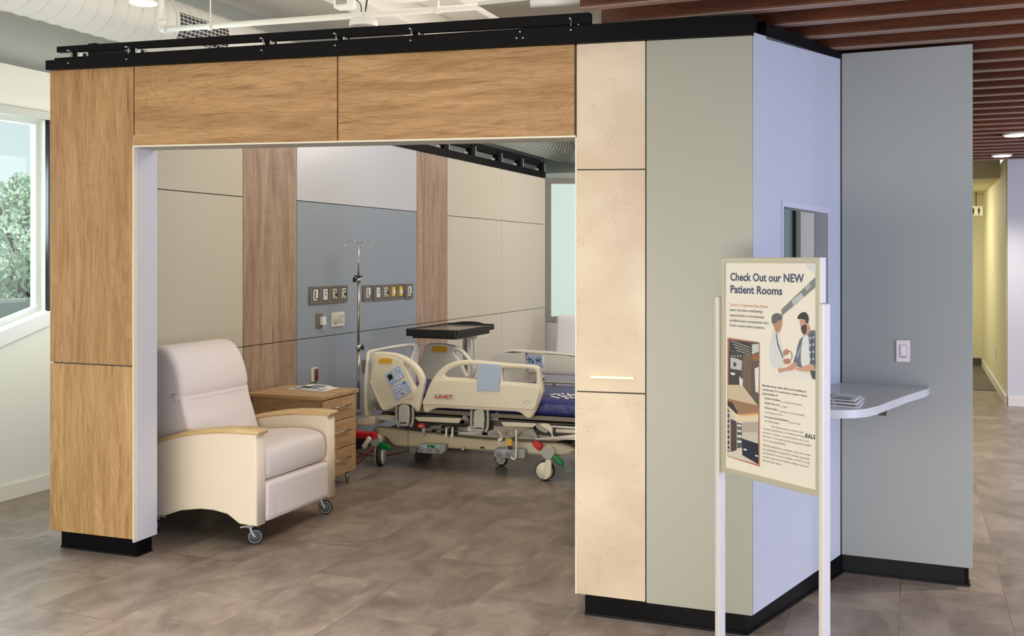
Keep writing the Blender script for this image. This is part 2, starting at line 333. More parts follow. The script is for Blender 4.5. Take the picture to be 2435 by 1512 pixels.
        for f in t.faces:
            try: nf = s.bm.faces.new([vm[v] for v in f.verts])
            except ValueError: continue
            nf.material_index = s.cur; nf.smooth = abs(f.normal.dot(N)) < .98
        t.free(); return s
    def pplate(s, pl, px, thick, holes=(), n0=0.0, **k):
        return s.plate([pl.hit(*q)+pl.N*n0 for q in px], pl.N, thick, [[pl.hit(*q)+pl.N*n0 for q in h] for h in holes], **k)
    def out(s, name, m, parent=None, label=None, cat=None, group=None, kind=None, bevel=0.0, sub=0):
        bmesh.ops.recalc_face_normals(s.bm, faces=s.bm.faces) if len(s.bm.faces) else None
        me = bpy.data.meshes.new(name); s.bm.to_mesh(me); s.bm.free()
        for q in (m if isinstance(m, (list, tuple)) else [m]): me.materials.append(q)
        return link(name, me, parent, label, cat, group, kind, bevel, sub)
def link(name, me, parent=None, label=None, cat=None, group=None, kind=None, bevel=0.0, sub=0):
    o = bpy.data.objects.new(name, me); COL.objects.link(o)
    if parent: org = ORG[parent.name]; o.parent = parent
    else:
        xs = [v.co for v in me.vertices]
        org = Vector(((min(v.x for v in xs)+max(v.x for v in xs))/2, (min(v.y for v in xs)+max(v.y for v in xs))/2, min(v.z for v in xs)))
        o.location = org
    me.transform(Matrix.Translation(-org)); ORG[o.name] = org
    if bevel:
        b = o.modifiers.new('bevel', 'BEVEL'); b.width = bevel; b.segments = 2; b.limit_method = 'ANGLE'; b.angle_limit = math.radians(40)
    if sub:
        b = o.modifiers.new('sub', 'SUBSURF'); b.levels = b.render_levels = sub
    tag(o, label, cat, group, kind); return o
def tag(o, label=None, cat=None, group=None, kind=None):
    if label: o['label'] = label
    if cat: o['category'] = cat
    if group: o['group'] = group
    if kind: o['kind'] = kind
def thing(name, label, cat, loc, group=None, kind=None):
    o = bpy.data.objects.new(name, None); COL.objects.link(o); o.empty_display_size = .1; o.location = loc; ORG[o.name] = Vector(loc)
    tag(o, label, cat, group, kind); return o
def struct(name, loc): return thing(name, None, None, loc, kind='structure')
def spline(P, n, closed=False):
    P = [Vector(p) for p in P]; out = []; m = len(P)
    for i in range(m if closed else m-1):
        p0 = P[(i-1)%m] if closed or i > 0 else P[0]; p1 = P[i]; p2 = P[(i+1)%m]; p3 = P[(i+2)%m] if closed or i+2 < m else P[-1]
        for k in range(n):
            t = k/n; out.append(.5*((2*p1)+(-p0+p2)*t+(2*p0-5*p1+4*p2-p3)*t*t+(-p0+3*p1-3*p2+p3)*t*t*t))
    if not closed: out.append(P[-1])
    return out
def copy_tree(o, dvec, parent=None):
    c = o.copy(); COL.objects.link(c); c.parent = parent
    if parent is None: c.location = Vector(o.location)+Vector(dvec)
    for ch in list(o.children): copy_tree(ch, dvec, c)
    return c
def rows(o): return [c for c in o.children]
def text_mesh(s, body, p0, S, T, N, cap, width=None, thick=.0006, bold=0.0):
    """letters standing on the line from p0 along S; cap = capital height, width = full run length"""
    cu = bpy.data.curves.new('t', 'FONT'); cu.body = body; cu.size = cap/.72; cu.extrude = thick; cu.offset = bold*cap; cu.resolution_u = 3
    ob = bpy.data.objects.new('t', cu); COL.objects.link(ob); bpy.context.view_layer.update()
    me = bpy.data.meshes.new_from_object(ob.evaluated_get(bpy.context.evaluated_depsgraph_get()))
    bpy.data.objects.remove(ob); bpy.data.curves.remove(cu)
    if not me.vertices: return
    x1 = max(v.co.x for v in me.vertices); k = (width/x1) if width else 1
    t = bmesh.new(); t.from_mesh(me); bpy.data.meshes.remove(me)
    X = Matrix(((S.x*k, T.x, N.x, p0.x), (S.y*k, T.y, N.y, p0.y), (S.z*k, T.z, N.z, p0.z), (0, 0, 0, 1)))
    s.merge(t, X, False)
def ctr(px, py, s, ox, oy): return (ox+px/s, oy+py/s)
def C8(*p): return [(820+x/3.6, 740+y/3.6) for x, y in p]
# ================================================================== THE SHELL
MB().box((-9, -3, -.1), (9, 24, 0)).out('floor', floor_m, kind='structure')
MB().box((-6.2, -3, 4.0), (7, 24, 4.1)).out('ceiling', ceil_paint, kind='structure')
# ---- left wall with the slanted window
LW = planeX(-5.77)
wl = struct('wall_left', (-5.77, 6, 0))
def PT(pl, *px): return [pl.hit(*q) for q in px]
win_px = [(-330, 921), (113, 738), (113, 285), (-330, 219)]
m = MB()
outer = [Vector((-5.77, 2.2, 0)), Vector((-5.77, 16.2, 0)), Vector((-5.77, 16.2, 2.98)), Vector((-5.77, 2.2, 2.98))]
m.plate(outer, (1, 0, 0), .16, [PT(LW, *win_px)]); m.out('lower_wall', wall_left_m, wl)
MB().box((-6.05, 2.2, 2.90), (-5.90, 16.2, 4.0)).out('upper_wall', upper_m, wl)
MB().box((-5.93, 2.2, 2.93), (-5.78, 16.2, 2.978)).out('ledge', wall_left_m, wl)
MB().box((-5.77, 2.2, 0), (-5.752, 12.6, .11)).out('baseboard_left', white_paint, kind='structure', bevel=.004)
w1 = struct('window_1', (-5.83, 5, .9))
def ring(px, grow):
    c = Vector((sum(p[0] for p in px)/4, sum(p[1] for p in px)/4))
    return [LW.hit(*p) for p in px]
hp = PT(LW, *win_px)
def inset(P, d):  # in the YZ plane of the wall
    out = []; n = len(P)
    for i in range(n):
        a, b, c = P[i-1], P[i], P[(i+1) % n]
        e1 = (b-a).normalized(); e2 = (c-b).normalized()
        n1 = Vector((0, -e1.z, e1.y)); n2 = Vector((0, -e2.z, e2.y))
        bis = (n1+n2).normalized(); out.append(b+bis*(d/max(.2, bis.dot(n1))))
    return out
i1 = inset(hp, .035)
if (i1[0]-i1[2]).length > (hp[0]-hp[2]).length: i1 = inset(hp, -.035)
off = Vector((-.075, 0, 0))
m = MB(); m.plate([p+off for p in hp], (1, 0, 0), .05, [[p+off for p in i1]]); m.out('window_frame', mat('window_frame_grey', rgb(198, 204, 200), .4), w1)
m = MB(); m.plate([p+off*1.2 for p in i1], (1, 0, 0), .008); m.out('glass_pane', glass, w1)
# sloping sill under the glass and head trim above it
m = MB(); m.pplate(LW, [(-330, 968), (119, 769), (119, 737), (-330, 921)], .05, n0=.03); m.out('sill', mat('sill_white', rgb(226, 230, 230), .35), w1, bevel=.004)
m = MB(); m.pplate(LW, [(-330, 222), (116, 286), (116, 268), (-330, 196)], .05, n0=.02); m.out('head_trim', mat('head_trim_grey', rgb(196, 200, 192), .5), w1)
m = MB(); m.pplate(LW, [(112, 740), (117, 740), (117, 284), (112, 284)], .03, n0=.012); m.out('jamb_edge', black, w1)

# ---- outside the window
MB().box((-40, -5, -.5), (-6.3, 40, -.35)).out('ground_outside', mat('asphalt_outside', rgb(120, 128, 132), .8, noise=.12, nscale=2), kind='structure')
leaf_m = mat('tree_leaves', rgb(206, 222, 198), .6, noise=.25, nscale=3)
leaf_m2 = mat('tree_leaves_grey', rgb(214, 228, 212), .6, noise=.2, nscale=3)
bark = mat('tree_bark', rgb(96, 88, 78), .8)
def tree(px, base_y, d, height, width, label, lm, n=2600, seed=1):
    rnd = random.Random(seed); c = at_d(px, HY, d); c.z = -.35
    t = thing('tree', label, 'tree', c)
    m = MB(); m.tube([c, c+Vector((.05, 0, height*.35)), c+Vector((0, .06, height*.8))], .09, 8)
    for k in range(5):
        a = k*1.3; z = height*(.3+.09*k); m.tube([c+Vector((0, 0, z)), c+Vector((math.cos(a)*width*.25, math.sin(a)*width*.25, z+height*.15)), c+Vector((math.cos(a)*width*.4, math.sin(a)*width*.4, z+height*.25))], .03, 6)
    m.out('trunk', bark, t)
    m = MB()
    lobes = [(Vector((rnd.uniform(-.32, .32)*width, rnd.uniform(-.32, .32)*width, height*rnd.uniform(.25, .88))), rnd.uniform(.16, .26)*width) for _ in range(15)]
    lobes.append((Vector((0, 0, height*.9)), width*.13)); lobes.append((Vector((0, 0, height*.99)), width*.06))
    for k in range(n):
        q, r = rnd.choice(lobes); v = Vector((rnd.gauss(0, 1), rnd.gauss(0, 1), rnd.gauss(0, 1))).normalized()*r*rnd.uniform(.6, 1.05)
        p = c+q+v; s = rnd.uniform(.02, .05); e = Euler((rnd.uniform(0, 6), rnd.uniform(0, 6), rnd.uniform(0, 6))).to_matrix()
        m.quad([p+e @ Vector((-s, -s*.5, 0)), p+e @ Vector((s, -s*.4, 0)), p+e @ Vector((s*.8, s*.5, 0)), p+e @ Vector((-s, s*.5, .02))])
    m.out('foliage', lm, t)
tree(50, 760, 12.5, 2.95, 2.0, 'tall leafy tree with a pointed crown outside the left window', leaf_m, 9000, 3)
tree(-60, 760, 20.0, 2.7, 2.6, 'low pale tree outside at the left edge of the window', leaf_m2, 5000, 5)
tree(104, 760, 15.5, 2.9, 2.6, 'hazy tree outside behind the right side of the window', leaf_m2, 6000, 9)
c = at_d(30, HY, 11.0)
m = MB(); m.box((-9.1, 2, -.35), (-8.9, 16, 1.22)); m.out('parapet_wall', mat('outside_concrete', rgb(170, 176, 172), .7), label='low pale concrete wall outside beyond the left window', cat='wall')

# ---- back wall far behind the room, with the frosted window
BW = planeY(14.6)
wb = struct('wall_back', (-2, 16.2, 0))
BH = [(1302, 762), (1520, 762), (1520, 428), (1302, 428)]
m = MB(); m.plate([Vector((-5.77, 14.6, 0)), Vector((-1.12, 14.6, 0)), Vector((-1.12, 14.6, 2.93)), Vector((-5.77, 14.6, 2.93))], (0, -1, 0), .12, [PT(BW, *BH)]); m.out('wall_face', mat('back_wall_green_white', rgb(196, 206, 196), .6), wb)
MB().box((-5.90, 16.2, 2.0), (-1.05, 16.32, 4.0)).out('upper_wall', mat('back_wall_green_white', rgb(196, 206, 196)), wb)
MB().box((-5.77, 14.60, 2.93), (-1.12, 16.2, 2.96)).out('ledge', mat('back_wall_green_white', rgb(196, 206, 196)), wb)
w2 = struct('window_2', (-2, 16.2, 1))
m = MB(); m.pplate(BW, [(1299, 766), (1524, 766), (1524, 424), (1299, 424)], .06, [[(1311, 752), (1512, 752), (1512, 437), (1311, 437)]], n0=.03); m.out('window_frame', mat('frame_taupe', rgb(172, 167, 152), .45), w2, bevel=.006)
m = MB(); m.pplate(BW, [(1311, 752), (1512, 752), (1512, 437), (1311, 437)], .01); m.out('frosted_pane', frosted, w2)

# ---- facade of the mock-up room
A = (-4.595, 4.370); B = (-.656, 4.462)
FP = Plane(A, B)
def top_y(x): return 168-.0503*(x-119)
def hd_y(x): return 350-.0229*(x-318)            # underside of the header
def bot_l(x): return 1260+.1156*(x-119)
def bot_r(x): return 1411+.1235*(x-1372)
wf = struct('wall_front', FP.world(0, 0, -.1))
core = mat('core_grey', rgb(120, 118, 110), .7)
m = MB()
D0, D1 = -.018, .155
core_pl = FP.back(.02)
def slab(m, pl, x0, x1, yt0, yt1, yb0, yb1, depth, n0=0.0): m.pquad(pl, [(x0, yb0), (x1, yb1), (x1, yt1), (x0, yt0)], depth, n0)
slab(m, FP, 121, 315, top_y(121)+1, top_y(315)+1, bot_l(121)-2, bot_l(315)-2, .15, -.02)
slab(m, FP, 314, 1372, top_y(314)+1, top_y(1372)+1, hd_y(314)-6, hd_y(1372)-6, .15, -.02)
slab(m, FP, 1372, 1788, top_y(1372)+1, top_y(1788)+1, bot_r(1372)-3, bot_r(1788)-3, .15, -.02)
m.out('wall_core', core, wf)
def panel(name, mt, x0, x1, t0, t1, b0, b1, label=None):
    m = MB(); slab(m, FP, x0, x1, t0, t1, b0, b1, .018); return m.out(name, mt, wf, label=label, bevel=.0015)
panel('oak_panel', oak_v, 119, 316.5, top_y(119), top_y(316), 859.5, 869.5)
panel('oak_panel', oak_v2, 119, 316.5, 862.5, 872.5, bot_l(119), bot_l(316))
panel('oak_panel', oak_h, 319.5, 801, top_y(319), top_y(801), hd_y(319)-4, hd_y(801)-4)
panel('oak_panel', oak_h2, 804, 1365.5, top_y(804), top_y(1366), hd_y(804)-4, hd_y(1366)-4)
panel('stone_panel', stone, 1371.5, 1534, top_y(1371), top_y(1534), 402, 401)
panel('stone_panel', stone, 1371.5, 1534, 405, 404, 929, 934.5)
panel('stone_panel', stone, 1371.5, 1534, 932, 938, bot_r(1371), bot_r(1534))
panel('grey_panel', panel_m, 1537, 1789, top_y(1537), top_y(1789), bot_r(1537)+2, bot_r(1789)+2)
m = MB()
slab(m, FP, 1368, 1371.5, 327, 327, 1411, 1411.4, .03, .002)
slab(m, FP, 316, 1369, hd_y(316)-4, hd_y(1369)-4, hd_y(316), hd_y(1369), .03, .002)
slab(m, FP, 315.5, 318.5, 349, 349, 1283, 1283.4, .03, .002)
m.out('edge_trim', trim_m, wf)
# jamb lining and header lining of the opening
u0 = FP.st(318, 1283)[0]; u1 = FP.st(1368, 1411)[0]; zt = FP.st(700, hd_y(700))[1]
def fbox(m, ua, ub, na, nb, za, zb):
    m.hexa([FP.world(ua, za, na), FP.world(ub, za, na), FP.world(ub, zb, na), FP.world(ua, zb, na), FP.world(ua, za, nb), FP.world(ub, za, nb), FP.world(ub, zb, nb), FP.world(ua, zb, nb)])
m = MB(); fbox(m, u0-.012, u0, -.004, -.19, .085, 2.33); m.out('jamb_lining', reveal_m, wf)
m = MB(); m.pquad(FP, [(318, hd_y(318)), (1368, hd_y(1368)), (1368, hd_y(1368)-5), (318, hd_y(318)-5)], .17, -.004); m.out('header_lining', mat('header_lining_grey', rgb(176, 172, 162), .5), wf)
# glowing slot lamp in the stone
t = thing('slot_light', 'glowing thin horizontal slot lamp set in the beige stone panels', 'light', FP.hit(1457, 897))
m = MB(); m.pquad(FP, [(1404, 899), (1508, 902), (1508, 895.5), (1404, 892)], .012, .006); m.out('housing', mat('slot_edge', rgb(230, 200, 140), .4), t)
m = MB(); m.pquad(FP, [(1406, 898), (1506, 901), (1506, 896.5), (1406, 893)], .012, .009); m.out('glow_strip', mat('slot_glow', rgb(255, 226, 150), .4, emit=2.6), t)
# plinths
def base_strip(m, pa, pb, nrm, h=.098, lip=.008):
    pa, pb, nrm = Vector(pa), Vector(pb), Vector(nrm)
    for z0, z1, o in ((0, .012, lip), (.012, h, 0)):
        a = pa+nrm*o; b = pb+nrm*o; k = -nrm*(.02+o)
        m.hexa([a+Vector((0,0,z0)), b+Vector((0,0,z0)), b+Vector((0,0,z1)), a+Vector((0,0,z1)), a+k+Vector((0,0,z0)), b+k+Vector((0,0,z0)), b+k+Vector((0,0,z1)), a+k+Vector((0,0,z1))])
ua = FP.st(137, 1262)[0]; ub = u0+.02
t = struct('trim_1', FP.world((ua+ub)/2, 0, -.08))
m = MB(); fbox(m, ua, u0-.005, -.03, -.15, 0, .1)
for (a, b, n) in ((FP.world(ua, 0, -.03), FP.world(u0-.005, 0, -.03), FP.N), (FP.world(u0-.005, 0, -.03), FP.world(u0-.005, 0, -.15), FP.S if FP.S.x > 0 else -FP.S)): base_strip(m, a, b, n, .1)
m.out('plinth', black_base, t, label='black cove plinth')
uc = FP.st(1387, 1420)[0]; ud = FP.st(1790, 1463)[0]
# ---- angled side wall and counter wall
Bc = FP.world(ud, 0, 0)
G = at_d(1999.5, HY, 1.55*2400/703); G.z = 0; E_ = at_d(2313, HY, 1.55*2400/737); E_.z = 0
LP = Plane(Bc[:2], G[:2]); GP = Plane(G[:2], E_[:2])
Zs = 2.665
ws = struct('wall_side', LP.world(.6, 0, -.1))
wpx = [(1858, 1010), (1969, 975), (1969, 497.5), (1858, 479)]
u = lambda px: LP.st(px, 600)[0]
ua_, ub_ = sorted((u(1791), u(1998.5)))
wz0 = 1.16
def LPpt(px, z): return LP.world(LP.st(px, 600)[0], z)
hole = [LPpt(1858, wz0), LPpt(1969, wz0), LPpt(1969, LP.st(1969, 497.5)[1]), LPpt(1858, LP.st(1858, 479)[1])]
m = MB(); m.plate([LPpt(1791, .1), LPpt(1998.5, .1), LPpt(1998.5, Zs+.03), LPpt(1791, Zs-.03)], LP.N, .018, [hole]); m.out('side_panel', lav_m, ws)
m = MB(); m.plate([p-LP.N*.022 for p in (LPpt(1793, .09), LPpt(1996, .09), LPpt(1996, Zs), LPpt(1793, Zs-.04))], LP.N, .04, [[p-LP.N*.022 for p in hole]]); m.out('wall_core', core, ws)
w3 = struct('window_3', LPpt(1910, wz0))
def scale_loop(P, dx, dz): # grow along S/z
    c = sum(P, Vector())/4; out = []
    for p in P:
        s = (p-c).dot(LP.S); out.append(p+LP.S*(dx if s > 0 else -dx)+Vector((0, 0, dz if p.z > c.z else -dz)))
    return out
inn = scale_loop(hole, -.014, -.022)
m = MB(); m.plate([p+LP.N*.006 for p in scale_loop(hole, .004, .004)], LP.N, .068, [[p+LP.N*.006 for p in inn]]); m.out('window_frame', mat('window_lining', rgb(206, 206, 210), .35), w3)
# inside the little window: a partition of cream and glass panels
inr = struct('wall_inner', LPpt(1910, 0)-LP.N*.7)
def inner(name, px0, px1, nb, mt, th=.03, z0=.0, z1=2.55):
    q = LP.back(nb); a = q.st(px0, 600)[0]; b = q.st(px1, 600)[0]
    m = MB(); m.hexa([q.world(a, z0, 0), q.world(b, z0, 0), q.world(b, z1, 0), q.world(a, z1, 0), q.world(a, z0, -th), q.world(b, z0, -th), q.world(b, z1, -th), q.world(a, z1, -th)]); return m.out(name, mt, inr)
inner('cream_partition', 1904, 1936.5, .60, mat('inner_cream', rgb(196, 196, 176), .5))
inner('dark_gap', 1936, 1940, .64, black)
inner('cream_return', 1939.5, 1990, .60, mat('inner_taupe', rgb(182, 174, 152), .5))
inner('glass_partition', 1886.5, 1904.5, .66, mat('inner_glass_grey', rgb(156, 168, 158), .2))
inner('glass_partition', 1840, 1885.8, .66, mat('inner_glass_green', rgb(148, 168, 156), .2))
# counter wall
we = struct('wall_end', GP.world(.3, 0, -.06))
gpt = lambda px, z, n=0: GP.world(GP.st(px, 600)[0], z, n)
def gbox(m, pa, pb, na, nb, za, zb, pl=None):
    a = GP.st(pa, 600)[0]; b = GP.st(pb, 600)[0]
    m.hexa([GP.world(a, za, na), GP.world(b, za, na), GP.world(b, zb, na), GP.world(a, zb, na), GP.world(a, za, nb), GP.world(b, za, nb), GP.world(b, zb, nb), GP.world(a, zb, nb)])
m = MB(); gbox(m, 2001.5, 2313, 0, -.13, .1, 2.725); m.out('counter_wall_panel', greyw_m, we, bevel=.002)
m = MB(); gbox(m, 1996, 2001.4, -.006, -.05, .1, 2.72); m.out('corner_gap', black, we)
t = struct('trim_2', (Bc.x, Bc.y, 0))
m = MB(); fbox(m, uc, ud-.03, -.03, -.15, 0, .1)
sx = FP.S if FP.S.x > 0 else -FP.S
P1 = FP.world(uc, 0, -.03); P2 = FP.world(ud-.0, 0, -.03)+sx*(-.03)
base_strip(m, P1, P2, FP.N, .1)
m.out('plinth', black_base, t)
m = MB(); q = LP.back(.03); a = q.world(*[q.st(1793, 1480)[0], 0]); a = P2; b = GP.world(GP.st(2003, 1340)[0], 0, -.03)
d = (b-a).normalized(); nn = Vector((d.y, -d.x, 0)); nn = nn if nn.dot(LP.N) > 0 else -nn
base_strip(m, a, b, nn, .1); m.out('plinth', black_base, t)
m = MB(); e = GP.world(GP.st(2304, 1340)[0], 0, -.03); base_strip(m, b, e, GP.N, .1); e2 = e-GP.N*.09; base_strip(m, e, e2, GP.S if GP.S.x > 0 else -GP.S, .1)
m.out('plinth', black_base, t)

# ---- head wall panels
HW = planeX(-4.5)
wh = struct('wall_head', (-4.5, 8, 0))
m = MB(); m.box((-4.64, 4.56, .03), (-4.522, 12.34, 2.70)); m.out('wall_core', core, wh)
UPz = 2.095; LOz = 1.015; TPz = 2.70; TQ = 2.17
def hpanel(name, mt, x0, x1, z0, z1, gap=.003):
    y0 = HW.hit(x0, 600).y; y1 = HW.hit(x1, 600).y
    m = MB(); m.box((-4.52, y0+gap, z0+gap), (-4.5, y1-gap, z1-gap)); m.out(name, mt, wh, bevel=.0015)
for (x0, x1, nm, mt, seams) in ((340, 578, 'cream_panel', head_m, (.1, LOz, UPz, TPz)), (578, 706, 'grey_oak_strip', goak, (.1, LOz, TPz)), (991, 1064, 'grey_oak_strip', goak, (.1, LOz, TPz)),
                                (1064, 1193.5, 'cream_panel', head_m, (.1, LOz, UPz, TPz)), (1193.5, 1296.5, 'cream_panel', head_m, (.1, LOz, UPz, TPz))):
    for a, b in zip(seams, seams[1:]): hpanel(nm, mt, x0, x1, a, b)
hpanel('blue_grey_panel', head_blue, 706, 991, .1, LOz); hpanel('blue_grey_panel', head_blue, 706, 991, LOz, UPz+.01); hpanel('white_board_panel', head_white, 706, 991, UPz+.01, TPz)
MB().box((-4.50, 4.60, 0), (-4.485, 12.3, .1)).out('baseboard_head', black_base, kind='structure')
# inner partition on the right of the opening, closing the room
MB().box((-1.50, 4.66, .03), (-1.40, 7.4, 2.6)).out('wall_partition', head_m, kind='structure')

# ---- black suspension rails
def rail_thing(label, x0, pl, segs, brackets, bolts=()):
    t = thing('overhead_track', label, 'track', x0)
    return t
ft = thing('overhead_track', 'long black double steel track along the top of the oak and stone front', 'track', FP.hit(900, 100))
def ly_b(x): return top_y(x)+.5
def ly_t(x): return 145-.0655*(x-119) if x > 135 else 145
def uy_t(x): return 111-.0632*(x-135)
def uy_b(x): return 128-.0560*(x-135) if x > 135 else 128
m = MB(); m.pquad(FP, [(118, ly_b(118)), (1792, ly_b(1792)), (1792, ly_t(1792)+2), (118, 146)], .16, .03)
m.pquad(FP, [(136, 146), (1792, ly_t(1792)+4), (1792, ly_t(1792)), (136, 139.5)], .03, .02)
m.out('lower_rail', rail_m, ft)
RB = FP.back(.0)
m = MB(); m.pquad(RB, [(135, 124.5), (1404, 55), (1404, 31), (135, 111)], .03)
m.pquad(RB, [(146, 112), (1400, 31.5), (1400, 28), (146, 109)], .03, -.01); m.out('upper_rail', rail_m, ft)
for bx in (174, 312, 632, 806, 985, 1364):
    m = MB(); yb = ly_t(bx)+9; yt = uy_t(bx)+14
    m.pquad(FP, [(bx-5, yb), (bx+6, yb-.6), (bx+6, yt-.6), (bx-5, yt)], .07, -.01); m.out('hanger', rail_m, ft)
    m = MB()
    m.pquad(FP, [(bx-8, yb-6), (bx-5.5, yb-6), (bx-5.5, yt), (bx-8, yt)], .004, .0); m.out('hanger_bolt', bolt_m, ft)
    m = MB(); m.pquad(FP, [(bx+9, yb-7), (bx+13, yb-7), (bx+13, yt+1), (bx+9, yt+1)], .03, -.002); m.out('hanger_clip', bolt_m, ft)
    for q in ((bx-2, yb+2), (bx-4, yt)): m = MB(); m.cyl(FP.hit(*q)+FP.N*.0, FP.hit(*q)+FP.N*.034, .004, seg=10); m.out('bolt', bolt_m, ft)
for q in ((1234, 94), (1249, 93.5), (1242, 79)): m = MB(); m.cyl(FP.hit(*q), FP.hit(*q)+FP.N*.035, .004, seg=10); m.out('bolt', bolt_m, ft)
st_ = thing('overhead_track', 'short black track above the pale side wall with the little window', 'track', LPpt(1890, Zs))
m = MB(); m.plate([LPpt(1822, Zs-.035), LPpt(1998, Zs+.03), LPpt(1998, Zs+.065), LPpt(1822, Zs+.045)], LP.N, .08); m.out('rail', rail_m, st_)
ht = thing('overhead_track', 'black double steel track along the top of the inner head wall', 'track', (-4.5, 9, 2.7))
m = MB(); m.box((-4.66, 4.62, 2.70), (-4.485, 12.36, 2.775)); m.out('lower_rail', rail_m, ht)
m = MB(); m.box((-4.56, 4.62, 2.85), (-4.50, 12.2, 2.925)); m.out('upper_rail', rail_m, ht)
for px in (1060, 1124, 1187, 1238, 1290):
    y = HW.hit(px, 400).y; m = MB(); m.box((-4.56, y-.05, 2.775), (-4.49, y+.05, 2.90)); m.out('hanger', rail_m, ht)
    m = MB(); m.box((-4.49, y+.05, 2.785), (-4.486, y+.065, 2.88)); m.out('hanger_clip', bed_grey, ht)
    m = MB(); m.box((-4.55, y-.16, 2.785), (-4.53, y-.06, 2.81)); m.out('bolt', bed_grey, ht)

# ---- slatted timber ceiling
k = 0; ys = [4.15+.32*i for i in range(-3, 26)]
for y in ys:
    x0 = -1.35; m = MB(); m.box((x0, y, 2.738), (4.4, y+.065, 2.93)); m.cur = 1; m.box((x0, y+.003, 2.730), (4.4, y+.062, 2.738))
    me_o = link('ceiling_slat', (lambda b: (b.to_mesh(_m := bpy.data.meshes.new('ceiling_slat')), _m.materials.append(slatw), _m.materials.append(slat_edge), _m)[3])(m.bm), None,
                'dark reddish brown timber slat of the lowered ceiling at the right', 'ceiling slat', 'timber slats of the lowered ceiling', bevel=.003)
    m.bm.free()
MB().box((-1.34, 3.1, 2.95), (4.4, 13.7, 2.98)).out('ceiling_backing', mat('dark_plenum', rgb(40, 30, 26), .8), kind='structure')
# right hand far wall and corridor
MB().box((.945, 12.56, 0), (4.4, 12.68, 3.0)).out('wall_far', far_m, kind='structure')
MB().box((.95, 12.54, 0), (4.4, 12.56, .11)).out('baseboard_far', white_paint, kind='structure', bevel=.004)
MB().box((.94, 12.68, 0), (1.06, 17.4, 2.8)).out('wall_corridor', corr_m, kind='structure')
MB().box((.922, 12.60, 0), (.94, 17.1, .11)).out('baseboard_corridor', white_paint, kind='structure', bevel=.004)
MB().box((-1.0, 13.6, 2.63), (.94, 17.4, 2.98)).out('ceiling_corridor', mat('corridor_ceiling', rgb(208, 200, 160), .7), kind='structure')
MB().box((-1.0, 17.1, 0), (.94, 17.2, 2.63)).out('wall_corridor_end', corr_m, kind='structure')
MB().box((-1.1, 12.8, 0), (-1.0, 17.4, 2.98)).out('wall_corridor_left', corr_m, kind='structure')
cy = on_z(2330, 928).y
MB().box((-1.0, cy, 0), (.922, 17.1, .008)).out('floor_carpet', carpet, kind='structure')
# lobby side wall far right so the hall is closed
MB().box((4.4, 3.8, 0), (4.5, 12.7, 3.0)).out('wall_right', far_m, kind='structure')
# ================================================================== CEILING SERVICES
dct = thing('spiral_duct', 'large white spiral duct running along the left side under the ceiling', 'duct', (-5.25, 9, 3.4))
r = .205
m = MB(); m.cyl((-5.25, 2.0, 3.40), (-5.25, 15.3, 3.40), r, seg=40); m.out('duct_tube', duct_mat, dct)
m = MB(); m.tube([(-5.25, 15.3, 3.40), (-5.2, 15.62, 3.40), (-4.95, 15.78, 3.40), (-4.6, 15.8, 3.40)], r, 32); m.out('duct_elbow', duct_mat, dct)
m = MB(); y = 2.1
while y < 15.2:
    a = [Vector((-5.25+(r+.001)*math.cos(t*math.pi/14), y+.13*t/28, 3.40+(r+.001)*math.sin(t*math.pi/14))) for t in range(29)]
    m.tube(a, .005, 5, 1); y += .13
m.out('duct_seam', duct_mat, dct)
m = MB(); jy = planeX(-5.05).hit(419, 40).y
m.cyl((-5.25, jy, 3.40), (-5.25, jy+.03, 3.40), r+.012, seg=40); m.out('duct_collar', duct_mat, dct)
def grille_material():
    g = bpy.data.materials.new('duct_grille'); g.use_nodes = True; nt = g.node_tree; b = nt.nodes['Principled BSDF']
    t = nt.nodes.new('ShaderNodeTexCoord'); mp = nt.nodes.new('ShaderNodeMapping'); mp.inputs['Rotation'].default_value = (0, math.radians(90), math.radians(90)); 
    sx = nt.nodes.new('ShaderNodeSeparateXYZ'); cb = nt.nodes.new('ShaderNodeCombineXYZ'); nt.links.new(t.outputs['Object'], sx.inputs[0]); nt.links.new(sx.outputs['Y'], cb.inputs['X']); nt.links.new(sx.outputs['Z'], cb.inputs['Y'])
    br = nt.nodes.new('ShaderNodeTexBrick'); br.offset = 0; br.inputs['Scale'].default_value = 1; br.inputs['Brick Width'].default_value = .045; br.inputs['Row Height'].default_value = .028
    br.inputs['Mortar Size'].default_value = .004; br.inputs['Color1'].default_value = (.006, .006, .008, 1); br.inputs['Color2'].default_value = (.01, .01, .012, 1); br.inputs['Mortar'].default_value = (.5, .5, .48, 1)
    nt.links.new(cb.outputs[0], br.inputs['Vector']); nt.links.new(br.outputs['Color'], b.inputs['Base Color']); return g
g = planeX(-5.25+r+.012)
y0 = g.hit(431, 40).y; y1 = g.hit(545, 70).y
m = MB()
for i in range(8):
    a0 = math.radians(-34+i*6.5); a1 = math.radians(-34+(i+1)*6.5); R2 = r+.012
    P = lambda a, y, rr: Vector((-5.25+rr*math.cos(a), y, 3.40+rr*math.sin(a)))
    m.hexa([P(a0, y0, R2), P(a0, y1, R2), P(a1, y1, R2), P(a1, y0, R2), P(a0, y0, r-.004), P(a0, y1, r-.004), P(a1, y1, r-.004), P(a1, y0, r-.004)])
m.out('air_grille', grille_material(), dct, label='black mesh grille')
def beam(x, z0, w_, label):
    m = MB(); m.box((x, 2.0, z0), (x+w_, 16.1, 4.0)); m.out('ceiling_beam', ceil_paint, label=label, cat='beam', bevel=.01)
beam(-4.55, 3.78, .30, 'white painted beam next to the spiral duct under the ceiling')
beam(-3.55, 3.80, .16, 'narrow white beam in the middle of the exposed ceiling')
beam(-2.75, 3.72, .30, 'white painted beam nearest the timber slat ceiling')
